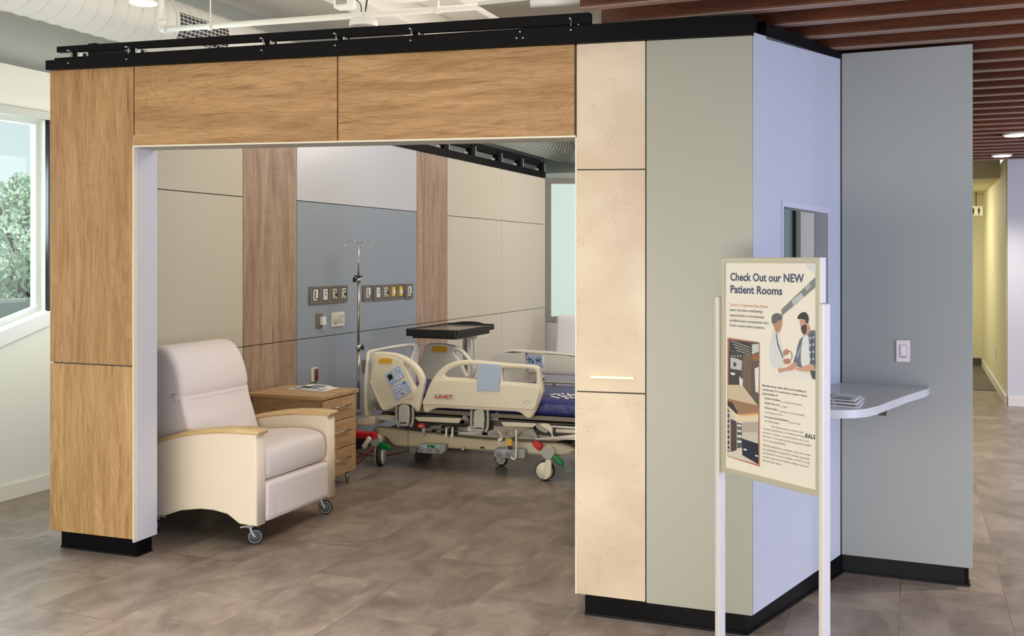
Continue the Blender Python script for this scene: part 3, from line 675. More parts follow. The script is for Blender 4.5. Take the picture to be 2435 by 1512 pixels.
# sprinkler pipe
sp = thing('sprinkler_pipe', 'white sprinkler pipe with an elbow hanging above the black track', 'pipe', at_d(600, 55, 6.6))
pA = at_d(390, 66, 6.85); pB = at_d(1150, 17, 6.22); zz = 3.205; pA.z = pB.z = zz
m = MB(); m.tube([pA, pB], .019, 14, 1); m.out('pipe', white_paint, sp)
m = MB(); pu = pA+Vector((-.02, 0, .06)); m.tube([pA+Vector((.02, 0, 0)), pA+Vector((-.015, 0, .01)), pu], .026, 14); m.ball(pA+Vector((-.01, 0, .005)), .028); m.out('elbow', white_paint, sp)
m = MB(); m.tube([pu, pu+Vector((0, 0, .72))], .018, 14, 1); m.out('riser', white_paint, sp)
for px in (510, 1050):
    f_ = (px-390)/760; q = pA.lerp(pB, f_)
    m = MB(); m.tube([q, q+Vector((0, 0, .79))], .004, 8, 1); m.cyl(q+Vector((0, 0, -.024)), q+Vector((0, 0, .055)), .009); m.cyl(q+Vector((-.014, 0, 0)), q+Vector((.014, 0, 0)), .025, seg=16); m.out('hanger_rod', white_paint, sp)
# round downlight hanging at the left
q = at_d(341, 9, 6.3)
dl = thing('round_downlight', 'bright round downlight at the top left beside the sprinkler riser', 'light', q)
m = MB(); m.lathe([(.085, 0), (.088, .01), (.07, .02), (.055, .10), (.02, .12), (.02, 4.0-q.z)], q, (0, 0, 1)); m.out('housing', white_paint, dl)
m = MB(); m.cyl(q+Vector((0, 0, -.004)), q+Vector((0, 0, .002)), .062, seg=28); m.out('lamp_disc', lamp_on, dl)
# drum sensor pendant
q = at_d(865, 62, 5.9)
pd = thing('drum_pendant', 'white drum shaped pendant on a thin stem above the black track', 'pendant', q)
m = MB(); m.lathe([(.082, 0), (.086, .012), (.084, .045), (.07, .06), (.02, .064)], q-Vector((0, 0, .02)), (0, 0, 1), 32); m.out('drum', white_paint, pd)
m = MB(); m.tube([q+Vector((0, 0, .03)), q+Vector((0, 0, 4.0-q.z))], .007, 10, 1); m.out('stem', white_paint, pd)
# junction box with cables
q = at_d(820, 2, 7.0)
jb = thing('junction_box', 'white electrical junction box with cables above the black track', 'electrical box', q)
m = MB(); m.obox(q, .13, .09, .11, bev=.006); m.out('box', white_paint, jb)
m = MB(); m.obox(q+Vector((.0, -.048, -.01)), .085, .006, .05, bev=.002); m.out('label_plate', mat('box_label', rgb(150, 148, 142), .5), jb)
m = MB(); m.tube([q+Vector((.06, 0, .02)), q+Vector((.12, 0, -.03)), q+Vector((.13, 0, -.09)), q+Vector((.10, 0, -.14))], .004, 8); m.out('cable', mat('teal_cable', rgb(30, 90, 110), .5), jb)
m = MB(); m.tube([q+Vector((.05, 0, .06)), q+Vector((.17, 0, .04)), q+Vector((.16, 0, -.10))], .006, 8); m.out('cable', black, jb)
m = MB(); m.tube([q+Vector((0, 0, .05)), q+Vector((0, 0, 4.0-q.z))], .006, 8, 1); m.out('conduit', white_paint, jb)
# shallow dome
q = at_d(955, -8, 6.6)
m = MB(); m.lathe([(.04, -.02), (.16, 0), (.27, .03), (.30, .07), (.30, .10), (.05, .14), (.012, 4.0-q.z)], q, (0, 0, 1), 40); m.out('ceiling_dome', white_paint, label='large white round dome fitting cut by the top edge of the photo', cat='ceiling fitting')
# bulkhead box beside the slats
a = at_d(1136, 30, 5.3); b = at_d(1400, 30, 5.05)
m = MB(); m.box((a.x, a.y+.0, 2.98), (-1.40, a.y+.9, 4.0)); m.out('ceiling_bulkhead', white_paint, kind='structure')
m = MB(); p0 = at_d(1262, 9, 5.0); p1 = at_d(1384, 5, 4.95); p1.z = p0.z; m.tube([p0, p1], .02, 14, 1); m.out('tube_light', mat('tube_white', rgb(240, 238, 230), .4), label='short white tube fixed beside the end of the timber slats', cat='tube')
# recessed lights among slats
for (px, py, lb) in ((2414, 322, 'nearer bright round downlight among the timber slats'), (2382, 371, 'farther bright round downlight among the timber slats')):
    q = on_z(px, py, 2.725)
    t = thing('slat_downlight', lb, 'light', q)
    m = MB(); m.lathe([(.10, 0), (.10, .02), (.06, .03), (.06, .19)], q, (0, 0, 1)); m.out('housing', white_paint, t)
    m = MB(); m.cyl(q+Vector((0, 0, -.006)), q+Vector((0, 0, .001)), .082, seg=28); m.out('lamp_disc', lamp_on, t)

def spot(loc, power, color=(1, .93, .84), ang=120):
    l = bpy.data.lights.new('downlight_lamp', 'SPOT'); l.energy = power; l.color = color; l.spot_size = math.radians(ang); l.spot_blend = .7; l.shadow_soft_size = .07
    o = bpy.data.objects.new('downlight_lamp', l); COL.objects.link(o); o.location = loc
for (px, py) in ((2414, 322), (2382, 371)): spot(on_z(px, py, 2.715), 190)
for (x, y) in ((2.3, 4.6), (2.2, 6.6)): spot((x, y, 2.715), 170 if y < 5 else 330)  # further lamps without fixtures, added to brighten the hall floor

# restroom sign in the corridor
SG = planeY(16.2)
t = thing('restroom_sign', 'small white hanging sign with two black figures in the corridor', 'sign', SG.hit(2323, 512))
m = MB(); m.pquad(SG, [(2300, 512), (2337, 512), (2337, 490), (2300, 490)], .02); m.out('sign_plate', mat('sign_white', rgb(244, 242, 226), .5), t)
for px in (2314.5, 2327.5):
    m = MB(); h = SG.hit(px, 494)
    def s_(dx, dy): return SG.hit(px+dx, dy)
    m.cyl(SG.hit(px, 495.2)+SG.N*.004, SG.hit(px, 495.2), .009, seg=14)
    m.pplate(SG, [(px-2.3, 497.3), (px+2.3, 497.3), (px+2.5, 503), (px+1.4, 503), (px+1.2, 509.5), (px-1.2, 509.5), (px-1.4, 503), (px-2.5, 503)], .004, n0=.004)
    m.out('figure', black, t)
m = MB(); m.box((SG.hit(2320, 500).x, 16.2, SG.hit(2320, 490).z), (SG.hit(2322, 500).x, 16.215, 2.63)); m.out('stem', black, t)
m = MB(); m.box((.80, 17.04, 0.008), (.92, 17.10, .12)); m.out('door_stop_box', bed_dark, label='small dark box on the floor at the corridor end', cat='box')
q = planeX(.94).hit(2368, 841)
m = MB(); m.box((.932, q.y-.035, q.z-.06), (.94, q.y+.035, q.z+.06)); m.out('wall_outlet', white_pl, label='white outlet plate low on the corridor wall', cat='outlet')

# ================================================================== COUNTER, SWITCH, LEAFLETS
zc = 1.0
ct = thing('corner_counter', 'pale wall mounted corner counter with a curved front edge', 'counter', on_z(2080, 940, zc))
g0 = GP.world(GP.st(2003, 800)[0], 0, .002); g1 = GP.world(GP.st(2211, 918)[0], 0, .002)
cpx = [(2211, 919), (2205, 925), (2160, 938.5), (2120, 953), (2085, 966), (2060, 972), (2030, 974.5), (1990, 975), (1940, 974)]
pts = [g0]+[on_z(x, y, zc) for x, y in cpx]
lastw = pts[-1]; dl_ = (lastw-LP.o).dot(LP.N); endp = lastw-LP.N*(dl_-.002)
pts = [Vector((p.x, p.y, zc)) for p in pts]+[Vector((endp.x, endp.y, zc))]
c0 = LP.world(LP.st(1996, 800)[0], 0, .002); pts.append(Vector((c0.x, c0.y, zc)))
m = MB(); m.plate(pts, (0, 0, 1), .036); m.out('counter_top', counter_m, ct, bevel=.003)
q = on_z(2098, 975, zc-.036)
m = MB()
for px in ((2089, 2107),):
    p0 = at_d(2089, 985, 4.75); p1 = at_d(2108, 985, 4.75)
    m.box((p0.x, p0.y-.02, .915), (p1.x, p0.y+.35, .9635))
m.out('support_bracket', black, ct, label='black steel bracket')
# wall switch
sw = thing('light_switch', 'white rocker wall switch on the grey wall above the counter', 'switch', GP.hit(2147, 834))
m = MB(); m.pquad(GP, [(2131, 860), (2164, 860.5), (2164, 808.5), (2131, 808)], .006, .008); m.out('switch_plate', mat('switch_ivory', rgb(226, 214, 208), .4), sw, bevel=.002)
m = MB(); m.pquad(GP, [(2139.5, 850), (2156, 850.5), (2156, 819.5), (2139.5, 819)], .004, .0092); m.out('switch_surround', mat('switch_gap', rgb(170, 158, 154), .5), sw)
m = MB(); m.pquad(GP, [(2141, 846), (2154.5, 846.5), (2154.5, 820.5), (2141, 820)], .006, .013); m.out('rocker', mat('switch_rocker', rgb(228, 216, 212), .35), sw, bevel=.002)

def leaflet(P, label, group, base_z, th, patches, cat='leaflet', seed=0):
    """P: four corners on the surface; patches: (u0,v0,u1,v1,material)"""
    P = [Vector((p.x, p.y, base_z)) for p in P]
    t = thing('printed_leaflet', label, cat, (P[0]+P[2])/2, group)
    m = MB(); m.plate(P, (0, 0, 1), th) if False else m.hexa(P+[p+Vector((0, 0, th)) for p in P])
    m.out('pages', paper, t)
    mats = []; m = MB()
    def bil(u_, v_): return P[0].lerp(P[1], u_).lerp(P[3].lerp(P[2], u_), v_)+Vector((0, 0, th+.0008))
    for (a, b, c, d, mt) in patches:
        if mt not in mats: mats.append(mt)
        m.cur = mats.index(mt); m.quad([bil(a, b), bil(c, b), bil(c, d), bil(a, d)])
    m.out('printing', mats, t); return t
pk = mat('print_skin', rgb(176, 120, 92), .6); pg = mat('print_grey', rgb(128, 130, 136), .6); pn = mat('print_black', rgb(30, 28, 32), .6); pb = mat('print_steel_blue', rgb(96, 116, 160), .6)
pt = [(.06, .08, .46, .5, pg), (.1, .14, .3, .4, pn), (.3, .2, .42, .46, pk), (.52, .1, .92, .2, ink), (.54, .3, .9, .34, pg), (.54, .4, .86, .44, pg), (.54, .5, .9, .54, pg), (.08, .6, .44, .66, pb), (.08, .74, .5, .78, pg)]
zc2 = zc+.0005
Q = [(1925, 961), (2042, 972), (2055, 956), (1940, 942)]
leaflet([on_z(x, y, zc) for x, y in Q], 'lowest white printed leaflet of the stack on the corner counter', 'leaflets on the counter', zc2, .005, pt)
Q = [(1925, 957), (2038, 966), (2056, 950), (1940, 940)]
leaflet([on_z(x, y, zc) for x, y in Q], 'middle white printed leaflet of the stack on the corner counter', 'leaflets on the counter', zc2+.0055, .005, pt)
Q = [(1920, 952), (2030, 961), (2048, 949), (1942, 937)]
leaflet([on_z(x, y, zc) for x, y in Q], 'topmost printed leaflet on the corner counter', 'leaflets on the counter', zc2+.011, .004, pt)

# ================================================================== HEAD WALL DEVICES
def hq(m, x0, x1, y0, y1, n0, n1, sk=None):
    """box on the head wall; y at left/right edges follow the level lines"""
    a = HW.hit(x0, y0); b = HW.hit(x0, y1); c = HW.hit(x1, 600)
    m.box((-4.5+n0, a.y, b.z), (-4.5+n1, c.y, a.z))
def gang(x0, x1, y0, y1, label, mods):
    t = thing('wall_device_plate', label, 'outlet plate', HW.hit((x0+x1)/2, (y0+y1)/2))
    z1 = HW.hit(x0, y0).z; z0 = HW.hit(x0, y1).z; ya = HW.hit(x0, 600).y; yb = HW.hit(x1, 600).y; n = len(mods); wd = (yb-ya)/n
    m = MB(); m.plate([Vector((-4.485, ya, z0)), Vector((-4.485, yb, z0)), Vector((-4.485, yb, z1)), Vector((-4.485, ya, z1))], (1, 0, 0), .015,
                      [[Vector((-4.485, ya+wd*(i+.28), z0+.15*(z1-z0))), Vector((-4.485, ya+wd*(i+.92), z0+.15*(z1-z0))), Vector((-4.485, ya+wd*(i+.92), z1-.12*(z1-z0))), Vector((-4.485, ya+wd*(i+.28), z1-.12*(z1-z0)))] for i in range(n)])
    m.out('cover_plate', plate_m, t)
    m = MB(); m.box((-4.4995, ya+.003, z0+.003), (-4.497, yb-.003, z1-.003)); m.out('recess', plate_in, t)
    for i, kind in enumerate(mods):
        y0_ = ya+wd*(i+.42); y1_ = ya+wd*(i+.86); h = z1-z0; c = {'rail': white_pl, 'white': mat('device_white', rgb(214, 214, 220), .4), 'socket': mat('device_cream', rgb(196, 190, 172), .4), 'yellow': mat('device_yellow', rgb(222, 184, 50), .4)}[kind]
        m = MB(); m.box((-4.497, y0_, z0+.19*h), (-4.487, y1_, z1-.16*h)); d = m.out('insert', c, t, bevel=.002)
        m = MB(); yc = (y0_+y1_)/2
        if kind == 'rail':
            m.box((-4.487, y0_+.2*(y1_-y0_), z0+.26*h), (-4.484, y0_+.38*(y1_-y0_), z1-.22*h)); m.box((-4.487, yc+.1*(y1_-y0_), z0+.24*h), (-4.484, yc+.42*(y1_-y0_), z0+.34*h)); m.out('rail_slot', bed_dark, d)
        elif kind == 'socket':
            m.box((-4.487, yc, z0+.38*h), (-4.484, y1_-.1*(y1_-y0_), z0+.55*h)); m.box((-4.487, y0_+.15*(y1_-y0_), z0+.24*h), (-4.484, yc, z0+.30*h)); m.box((-4.487, y0_+.3*(y1_-y0_), z0+.66*h), (-4.484, y1_-.3*(y1_-y0_), z0+.72*h)); m.out('socket_slot', charcoal_m, d)
        elif kind == 'yellow':
            m.cyl((-4.487, yc, z0+.5*h), (-4.482, yc, z0+.5*h), .36*(y1_-y0_)); m.out('round_port', white_pl, d)
        else:
            m.cyl((-4.487, yc, z0+.5*h), (-4.484, yc, z0+.5*h), .10*(y1_-y0_)); m.box((-4.487, yc-.2*(y1_-y0_), z0+.68*h), (-4.484, yc+.2*(y1_-y0_), z0+.72*h)); m.out('marking', ink, d)
gang(733.5, 823, 682, 724, 'four gang pewter outlet plate left of the infusion pole on the head wall', ['rail', 'white', 'socket', 'socket'])
gang(860.5, 881.5, 678.5, 716, 'single pewter plate immediately right of the infusion pole on the wall', ['rail'])
gang(885.5, 957.5, 678, 715, 'four gang pewter plate with two yellow gas outlets on the head wall', ['white', 'socket', 'yellow', 'yellow'])
gang(961.5, 979, 675, 711, 'single pewter plate beside the right hand wooden strip on the head wall', ['rail'])
t = thing('nurse_call_unit', 'pewter wall plate holding a white handset below the left outlet plate', 'call unit', HW.hit(758, 762))
m = MB(); hq(m, 751, 764.5, 745, 780, 0, .012); m.out('cover_plate', plate_m, t, bevel=.002)
m = MB(); hq(m, 758, 765, 753, 773, .012, .045); m.out('handset', white_pl, t, bevel=.004)
m = MB(); m.tube([HW.hit(760, 774)+Vector((.03, 0, 0)), HW.hit(762, 781)+Vector((.03, 0, 0)), HW.hit(766, 785)+Vector((.02, 0, 0)), HW.hit(770, 787)+Vector((.008, 0, 0))], .0035, 8); m.out('cord', white_pl, t)
t = thing('intercom_panel', 'square white intercom panel with a round speaker on the head wall', 'intercom', HW.hit(801, 760))
m = MB(); hq(m, 787, 816.5, 743.5, 777.5, 0, .012); m.out('cover_plate', ivory_pl, t, bevel=.002)
c = HW.hit(795.5, 760); m = MB(); m.lathe([(.001, .004), (.036, .004), (.042, 0)][::-1], (-4.488, c.y, c.z), (1, 0, 0), 24)
for k in range(6): m.cyl((-4.484, c.y-.03+.012*k, c.z-.025), (-4.484, c.y-.03+.012*k, c.z+.025), .0018, seg=6)
m.out('speaker', mat('speaker_grey', rgb(196, 192, 178), .5), t)
m = MB(); hq(m, 803, 813.5, 748.5, 768, .012, .016); m.out('keypad', mat('keypad_grey', rgb(186, 182, 168), .5), t)
m = MB(); c = HW.hit(808.5, 758); m.cyl((-4.484, c.y, c.z), (-4.481, c.y, c.z), .009); m.out('button', white_pl, t)
def socket(x0, x1, y0, y1, label, bright=False, backplate=ivory_pl, plug=False):
    t = thing('red_outlet', label, 'outlet', HW.hit((x0+x1)/2, (y0+y1)/2)); w_ = x1-x0
    m = MB(); hq(m, x0, x1, y0, y1, 0, .014); m.out('cover_plate', backplate, t, bevel=.002)
    m = MB(); hq(m, x0+w_*.42, x1-w_*.02, y0+2, y1-1, .014, .02); m.out('pewter_insert', plate_m, t)
    for k in (.32, .68):
        yy = y0+(y1-y0)*k; c = HW.hit(x0+w_*.70, yy); m = MB(); m.cyl((-4.48, c.y, c.z), (-4.464 if bright else -4.476, c.y, c.z), .021 if not bright else .026, seg=20); m.out('socket_face', red if bright else mat('deep_red', rgb(112, 26, 28), .5), t)
socket(738, 752, 875, 909, 'pewter and ivory outlet with dark red sockets above the nightstand')
socket(861, 874, 856, 886, 'outlet with two bright red plugs behind the bed headboard', True, plate_m)
socket(963, 973, 868, 886, 'small ivory outlet seen through the bed headboard')
# ================================================================== RECLINER
def C6(*p): return [(340+x/2.8, 780+y/2.8) for x, y in p]
NP = planeY(4.80)
rc = thing('recliner_chair', 'ivory vinyl recliner armchair on casters with pale wooden arm caps', 'armchair', (-3.95, 5.2, 0))
side = [NP.hit(*q) for q in [(318, 1070)]+C6((85, 765), (200, 730), (350, 707), (500, 697), (650, 702), (752, 713), (757, 1322), (640, 1305), (560, 1240), (470, 1214), (380, 1205), (250, 1215), (140, 1250))+[(318, 1226)]]
cap = [NP.hit(*q) for q in [(316, 1064)]+C6((85, 742), (250, 695), (400, 672), (520, 663), (650, 666), (760, 679), (775, 690), (768, 712), (640, 703), (520, 697), (400, 703), (250, 724), (85, 768))+[(316, 1074)]]
for dy in (0, .755):
    m = MB(); m.plate([p+Vector((0, dy, 0)) for p in side], (0, -1, 0), .088, bevel=.008); m.out('arm_panel', fabric_side, rc)
    m = MB(); m.plate([p+Vector((0, dy-.012, 0)) for p in cap], (0, -1, 0), .108, bevel=.009); m.out('arm_cap', maple, rc, label='pale wooden arm cap')
def xz(pts, y0, y1, bev, mt, name, parent, smooth=3, sub=0):
    m = MB(); m.plate([Vector((x, y0, z)) for x, z in pts], (0, -1, 0), y1-y0, smooth=smooth, bevel=bev, res=4); return m.out(name, mt, parent, sub=sub)
xz([(-3.99, .44), (-4.03, .60), (-4.085, .76), (-4.108, .835), (-4.20, .87), (-4.36, .86), (-4.34, .62), (-4.30, .44)], 4.895, 5.550, .03, fabric, 'back_cushion', rc)
xz([(-4.115, .79), (-4.10, .81), (-4.09, .86), (-4.115, .96), (-4.16, 1.05), (-4.23, 1.11), (-4.34, 1.11), (-4.41, 1.04), (-4.40, .92), (-4.37, .79)], 4.890, 5.550, .045, fabric, 'head_cushion', rc)
xz([(-4.05, .40), (-3.60, .365), (-3.515, .37), (-3.495, .42), (-3.50, .50), (-3.54, .548), (-3.68, .565), (-3.90, .545), (-4.08, .52)], 4.895, 5.545, .035, fabric, 'seat_cushion', rc)
xz([(-3.62, .135), (-3.50, .128), (-3.488, .16), (-3.486, .325), (-3.505, .352), (-3.62, .352)], 4.892, 5.550, .018, fabric, 'foot_rest', rc, smooth=2)
m = MB(); m.tube([(-3.4875, 4.955, .14), (-3.4845, 4.955, .24), (-3.490, 4.955, .33)], .0025, 6); m.out('foot_seam', mat('seam_beige', rgb(206, 190, 176), .6), rc)  # seam line in a darker beige than the vinyl
m = MB(); m.box((-4.30, 4.885, .16), (-3.60, 5.552, .40)); m.out('base_frame', charcoal_m, rc)
def caster(parent, x, y, top, r_=.045, ang=0.0):
    a = math.radians(ang); dx, dy = math.cos(a), math.sin(a); ax = Vector((-dy, dx, 0)); wc = Vector((x-dx*.028, y-dy*.028, r_))
    m = MB(); m.lathe([(r_*.72, -.011), (r_*.95, -.011), (r_, -.006), (r_, .006), (r_*.95, .011), (r_*.72, .011)], wc, ax, 28); wh_ = m.out('caster_wheel', rubber, parent)
    m = MB(); m.lathe([(r_*.3, -.0125), (r_*.70, -.0125), (r_*.70, .0125), (r_*.3, .0125)], wc, ax, 24); m.out('wheel_hub', mat('hub_grey', rgb(70, 72, 74), .5), wh_)
    m = MB(); sd = Vector((ax.y, -ax.x, 0)); m.tube([wc+ax*(-.0125 if ax.y > 0 else .0125)+(sd*math.cos(i*math.pi/14)+Vector((0, 0, math.sin(i*math.pi/14))))*r_*.78 for i in range(28)], .0022, 6, 1, closed=True); m.out('hub_ring', bed_grey, wh_)
    m = MB(); m.cyl((x, y, top-.034), (x, y, top), .021); m.cyl((x, y, top-.006), (x, y, top), .034)
    for s in (-1, 1):
        p = wc+ax*(.017*s); q = Vector((x, y, top-.03))+ax*(.014*s)
        m.tube([q, p.lerp(q, .5)+Vector((dx*.004, dy*.004, 0)), p], .0075, 8)
    m.tube([Vector((x, y, top-.03)), Vector((x+dx*.035, y+dy*.035, top-.028)), Vector((x+dx*.055, y+dy*.055, top-.032))], .006, 8)
    m.out('caster_fork', mat('fork_silver', rgb(176, 178, 176), .35, metal=.3), parent)
for x, y, a in ((-3.575, 4.85, 215), (-3.575, 5.60, 200), (-4.24, 4.845, 0), (-4.24, 5.60, 0)): caster(rc, x, y, .132, ang=a)

# ================================================================== NIGHTSTAND
ns = thing('nightstand', 'pale oak bedside cabinet with three drawers beside the recliner', 'cabinet', (-4.15, 6.28, 0))
m = MB(); m.box((-4.44, 6.05, .095), (-3.868, 6.505, .66)); m.out('body', beech, ns, bevel=.002)
m = MB(); m.box((-4.46, 6.02, .66), (-3.842, 6.53, .688)); m.out('top_panel', beech, ns, bevel=.004)
for z0, z1 in ((.492, .652), (.288, .486), (.098, .282)):
    m = MB(); m.box((-3.867, 6.055, z0), (-3.850, 6.50, z1)); d = m.out('drawer', beech_v, ns, bevel=.002)
    zc_ = z0+(z1-z0)*.60; m = MB(); m.tube([(-3.828, 6.16, zc_), (-3.828, 6.40, zc_)], .005, 10, 1)
    for yy in (6.19, 6.37): m.tube([(-3.852, yy, zc_), (-3.828, yy, zc_)], .004, 8, 1)
    m.out('handle', steel, d)
for x in (-3.90, -4.39):
    for y in (6.09, 6.46):
        m = MB(); m.cyl((x, y, 0), (x, y, .1), .013); m.out('leg', steel, ns)
zz_ = .6895
a = [on_z(*q, .69) for q in ((684, 925), (770, 931), (806, 922), (738, 916))]
leaflet(a, 'white printed sheet under another on the bedside cabinet', 'sheets on the bedside cabinet', zz_, .003, pt)
a = [on_z(*q, .69) for q in ((694, 919), (760, 925), (788, 930), (712, 933))]
a = [on_z(*q, .69) for q in ((700, 923), (752, 929), (790, 919), (742, 914.5))]
leaflet(a, 'top white printed sheet on the bedside cabinet', 'sheets on the bedside cabinet', zz_+.004, .003, [(.1, .1, .6, .45, pn), (.3, .5, .9, .85, pg), (.65, .1, .92, .4, pb)])

# ================================================================== BED
bed = thing('hospital_bed', 'cream electric hospital bed with raised side rails and navy mattress', 'bed', (-3.0, 7.5, 0))
RP = planeY(7.00); FR = planeY(8.02); HB = planeX(-4.05); BP = planeY(7.10)
def bp_(name, pl, pts, th, mt, parent=bed, holes=(), bevel=.012, n0=0.0, smooth=0, label=None):
    m = MB(); m.pplate(pl, C8(*pts), th, [C8(*h) for h in holes], n0=n0, bevel=bevel, smooth=smooth); return m.out(name, mt, parent, label=label)
# near rail at the head
def sm(pts, n=4): return [(p.x, p.y) for p in spline([Vector((x, y, 0)) for x, y in pts], n, True)]
hr = sm([(246, 352), (330, 350), (430, 362), (520, 396), (600, 455), (650, 520), (677, 588), (668, 650), (650, 740), (634, 845), (610, 860), (585, 828), (545, 803), (470, 800), (400, 836), (348, 856), (308, 842), (260, 755), (225, 665), (210, 600), (222, 500), (236, 400)])
hh = sm([(500, 445), (545, 472), (590, 520), (622, 585), (626, 630), (604, 655), (585, 622), (555, 560), (522, 495)])
rail_a = bp_('head_side_rail', RP, hr, .055, bed_cream, holes=[hh], bevel=.016)
bp_('rail_face', RP, sm([(262, 395), (340, 385), (430, 400), (492, 440), (540, 540), (590, 660), (600, 700), (560, 745), (470, 770), (400, 805), (345, 822), (310, 780), (250, 650), (240, 560), (250, 450)]), .01, mat('bed_cream_face', rgb(224, 215, 190), .45), rail_a, n0=.004, bevel=.003)
m = MB(); m.tube([RP.hit(*q)+Vector((0, -.008, 0)) for q in C8((222, 592), (262, 690), (320, 808), (346, 838), (400, 818), (455, 788))], .006, 8); m.out('rail_ridge', bed_cream, rail_a)
bp_('bed_angle_gauge', RP, sm([(305, 406), (350, 402), (400, 406), (410, 426), (400, 444), (350, 446), (305, 442), (295, 424)], 3), .01, yellow, rail_a, n0=.012, bevel=.002, label='amber tilt gauge')
cp = bp_('control_panel', RP, [(347, 540), (470, 464), (516, 560), (392, 640)], .008, panel_blue, rail_a, n0=.012, bevel=.001, label='blue control pad')
bp_('screen', RP, [(370, 550), (404, 532), (420, 572), (388, 592)], .003, black, cp, n0=.0145, bevel=0)
cp2 = bp_('control_panel', RP, [(402, 655), (530, 584), (577, 688), (445, 762)], .008, panel_blue, rail_a, n0=.012, bevel=.001, label='blue control pad')
def dots(parent, pts, r_, mt, nm='button'):
    m = MB()
    for q in C8(*pts):
        c = RP.hit(*q); m.cyl(c+Vector((0, -.012, 0)), c+Vector((0, -.0155, 0)), r_, seg=10)
    m.out(nm, mt, parent)
dots(cp, [(422, 515), (432, 536), (460, 495), (440, 560), (462, 550), (480, 540), (448, 578), (468, 572), (488, 560)], .0075, white_pl)
dots(cp, [(415, 604), (470, 515)], .004, pb)
dots(cp2, [(425+16*i+i*1.0+j*12, 665-9.5*i+24*j) for i in range(5) for j in range(4) if not (i == 4 and j == 0)], .0065, white_pl)
dots(cp2, [(440, 672), (480, 668), (500, 660), (470, 690), (492, 700)], .003, ink)
dots(cp2, [(514, 610)], .009, mat('teal_button', rgb(34, 100, 120), .4)); dots(cp2, [(504, 707)], .008, red)
m = MB()
for x, y in ((538, 748), (547, 756), (556, 764), (566, 752), (575, 760), (586, 740), (592, 728), (570, 742)):
    q = C8((x, y))[0]; c = RP.hit(*q); m.obox(c+Vector((0, -.002, 0)), .006, .003, .0022, Euler((0, math.radians(-35+x % 50), 0)).to_matrix())
m.out('release_marking', ink, rail_a)
# near rail at the foot
fr_ = sm([(664, 805), (680, 735), (710, 652), (752, 570), (812, 498), (885, 448), (965, 424), (1065, 418), (1200, 428), (1350, 443), (1500, 454), (1612, 464), (1655, 484), (1668, 530), (1680, 600), (1692, 665), (1690, 705), (1665, 770), (1635, 845), (1598, 905), (1570, 920), (1540, 905), (1490, 868), (1400, 858), (1200, 850), (1000, 840), (860, 832), (785, 832), (745, 845), (705, 868), (678, 862), (664, 835)])
h1 = [(852, 545), (870, 525), (900, 500), (945, 478), (990, 467), (1060, 462), (1137, 466), (1137, 577), (1000, 571), (880, 566), (858, 560)]
h2 = [(1343, 484), (1500, 492), (1600, 499), (1622, 504), (1632, 520), (1637, 600), (1632, 622), (1500, 611), (1343, 602)]
rail_b = bp_('foot_side_rail', RP, fr_, .055, bed_cream, holes=[h1, h2], bevel=.016)
bp_('rail_face', RP, sm([(672, 795), (695, 720), (730, 640), (775, 590), (850, 585), (1000, 592), (1140, 600), (1340, 620), (1500, 632), (1650, 645), (1675, 680), (1655, 750), (1628, 835), (1560, 842), (1300, 826), (1000, 812), (800, 800)], 3), .016, bed_cream, rail_b, n0=.013, bevel=.007)
bp_('plain_panel', RP, [(1146, 446), (1336, 456), (1330, 688), (1139, 678)], .03, mat('pale_blue_panel', rgb(174, 190, 214), .45), rail_b, n0=.018, bevel=.004, label='pale blue panel')
bd = bp_('badge', RP, sm([(775, 703), (860, 703), (935, 706), (948, 730), (935, 754), (860, 752), (775, 748), (762, 725)], 3), .004, mat('badge_grey', rgb(206, 200, 186), .4), rail_b, n0=.016, bevel=0)
q0, q1 = C8((783, 742), (930, 745)); p0 = RP.hit(*q0)+Vector((0, -.0165, 0)); p1 = RP.hit(*q1)+Vector((0, -.0165, 0)); m = MB()
text_mesh(m, 'LINET', p0, Vector((p1-p0)).normalized(), Vector((0, 0, 1)), RP.N, .026, (p1-p0).length, thick=.0008, bold=.03); m.out('badge_lettering', red, bd)
m = MB()
for i in range(8):
    q = C8((1532+i*10, 770+8*math.sin(i*1.4)))[0]; c = RP.hit(*q); m.obox(c+Vector((0, -.0135, 0)), .006, .003, .0022, Euler((0, i, 0)).to_matrix())
m.out('release_marking', ink, rail_b)
# far rails
fh = sm([(668, 560), (650, 500), (655, 420), (672, 340), (688, 295), (720, 278), (800, 276), (890, 286), (960, 308), (1010, 342), (1060, 405), (1098, 455), (1108, 495), (1095, 550), (1075, 590), (1040, 592), (900, 600), (740, 596), (690, 585)])
hf = sm([(938, 345), (975, 352), (1020, 395), (1060, 445), (1076, 490), (1060, 540), (1040, 545), (1012, 490), (975, 420), (945, 375)])
rail_c = bp_('head_side_rail', FR, fh, .055, bed_white, holes=[hf], bevel=.016)
bp_('bed_angle_gauge', FR, sm([(752, 298), (810, 296), (866, 302), (878, 326), (866, 350), (810, 352), (755, 346), (742, 322)], 3), .012, yellow, rail_c, n0=.005, bevel=.002, label='amber tilt gauge')
ff = [(1180, 510), (1200, 460), (1240, 408), (1285, 368), (1350, 340), (1440, 328), (1600, 335), (1800, 350), (1960, 366), (2060, 380), (2130, 400), (2180, 440), (2200, 520), (2190, 620), (2150, 640), (1800, 620), (1400, 615), (1200, 600)]
g1 = [(1245, 430), (1290, 398), (1360, 370), (1440, 360), (1530, 368), (1536, 480), (1536, 500), (1230, 490)]
g2 = [(1720, 383), (1850, 390), (1975, 408), (1985, 500), (1850, 498), (1725, 492)]
rail_d = bp_('foot_side_rail', FR, sm(ff, 3), .055, bed_white, holes=[g1, g2], bevel=.016)
cp3 = bp_('control_panel', FR, [(1556, 374), (1694, 380), (1694, 488), (1556, 482)], .008, panel_blue, rail_d, n0=.006, bevel=.001, label='blue control pad')
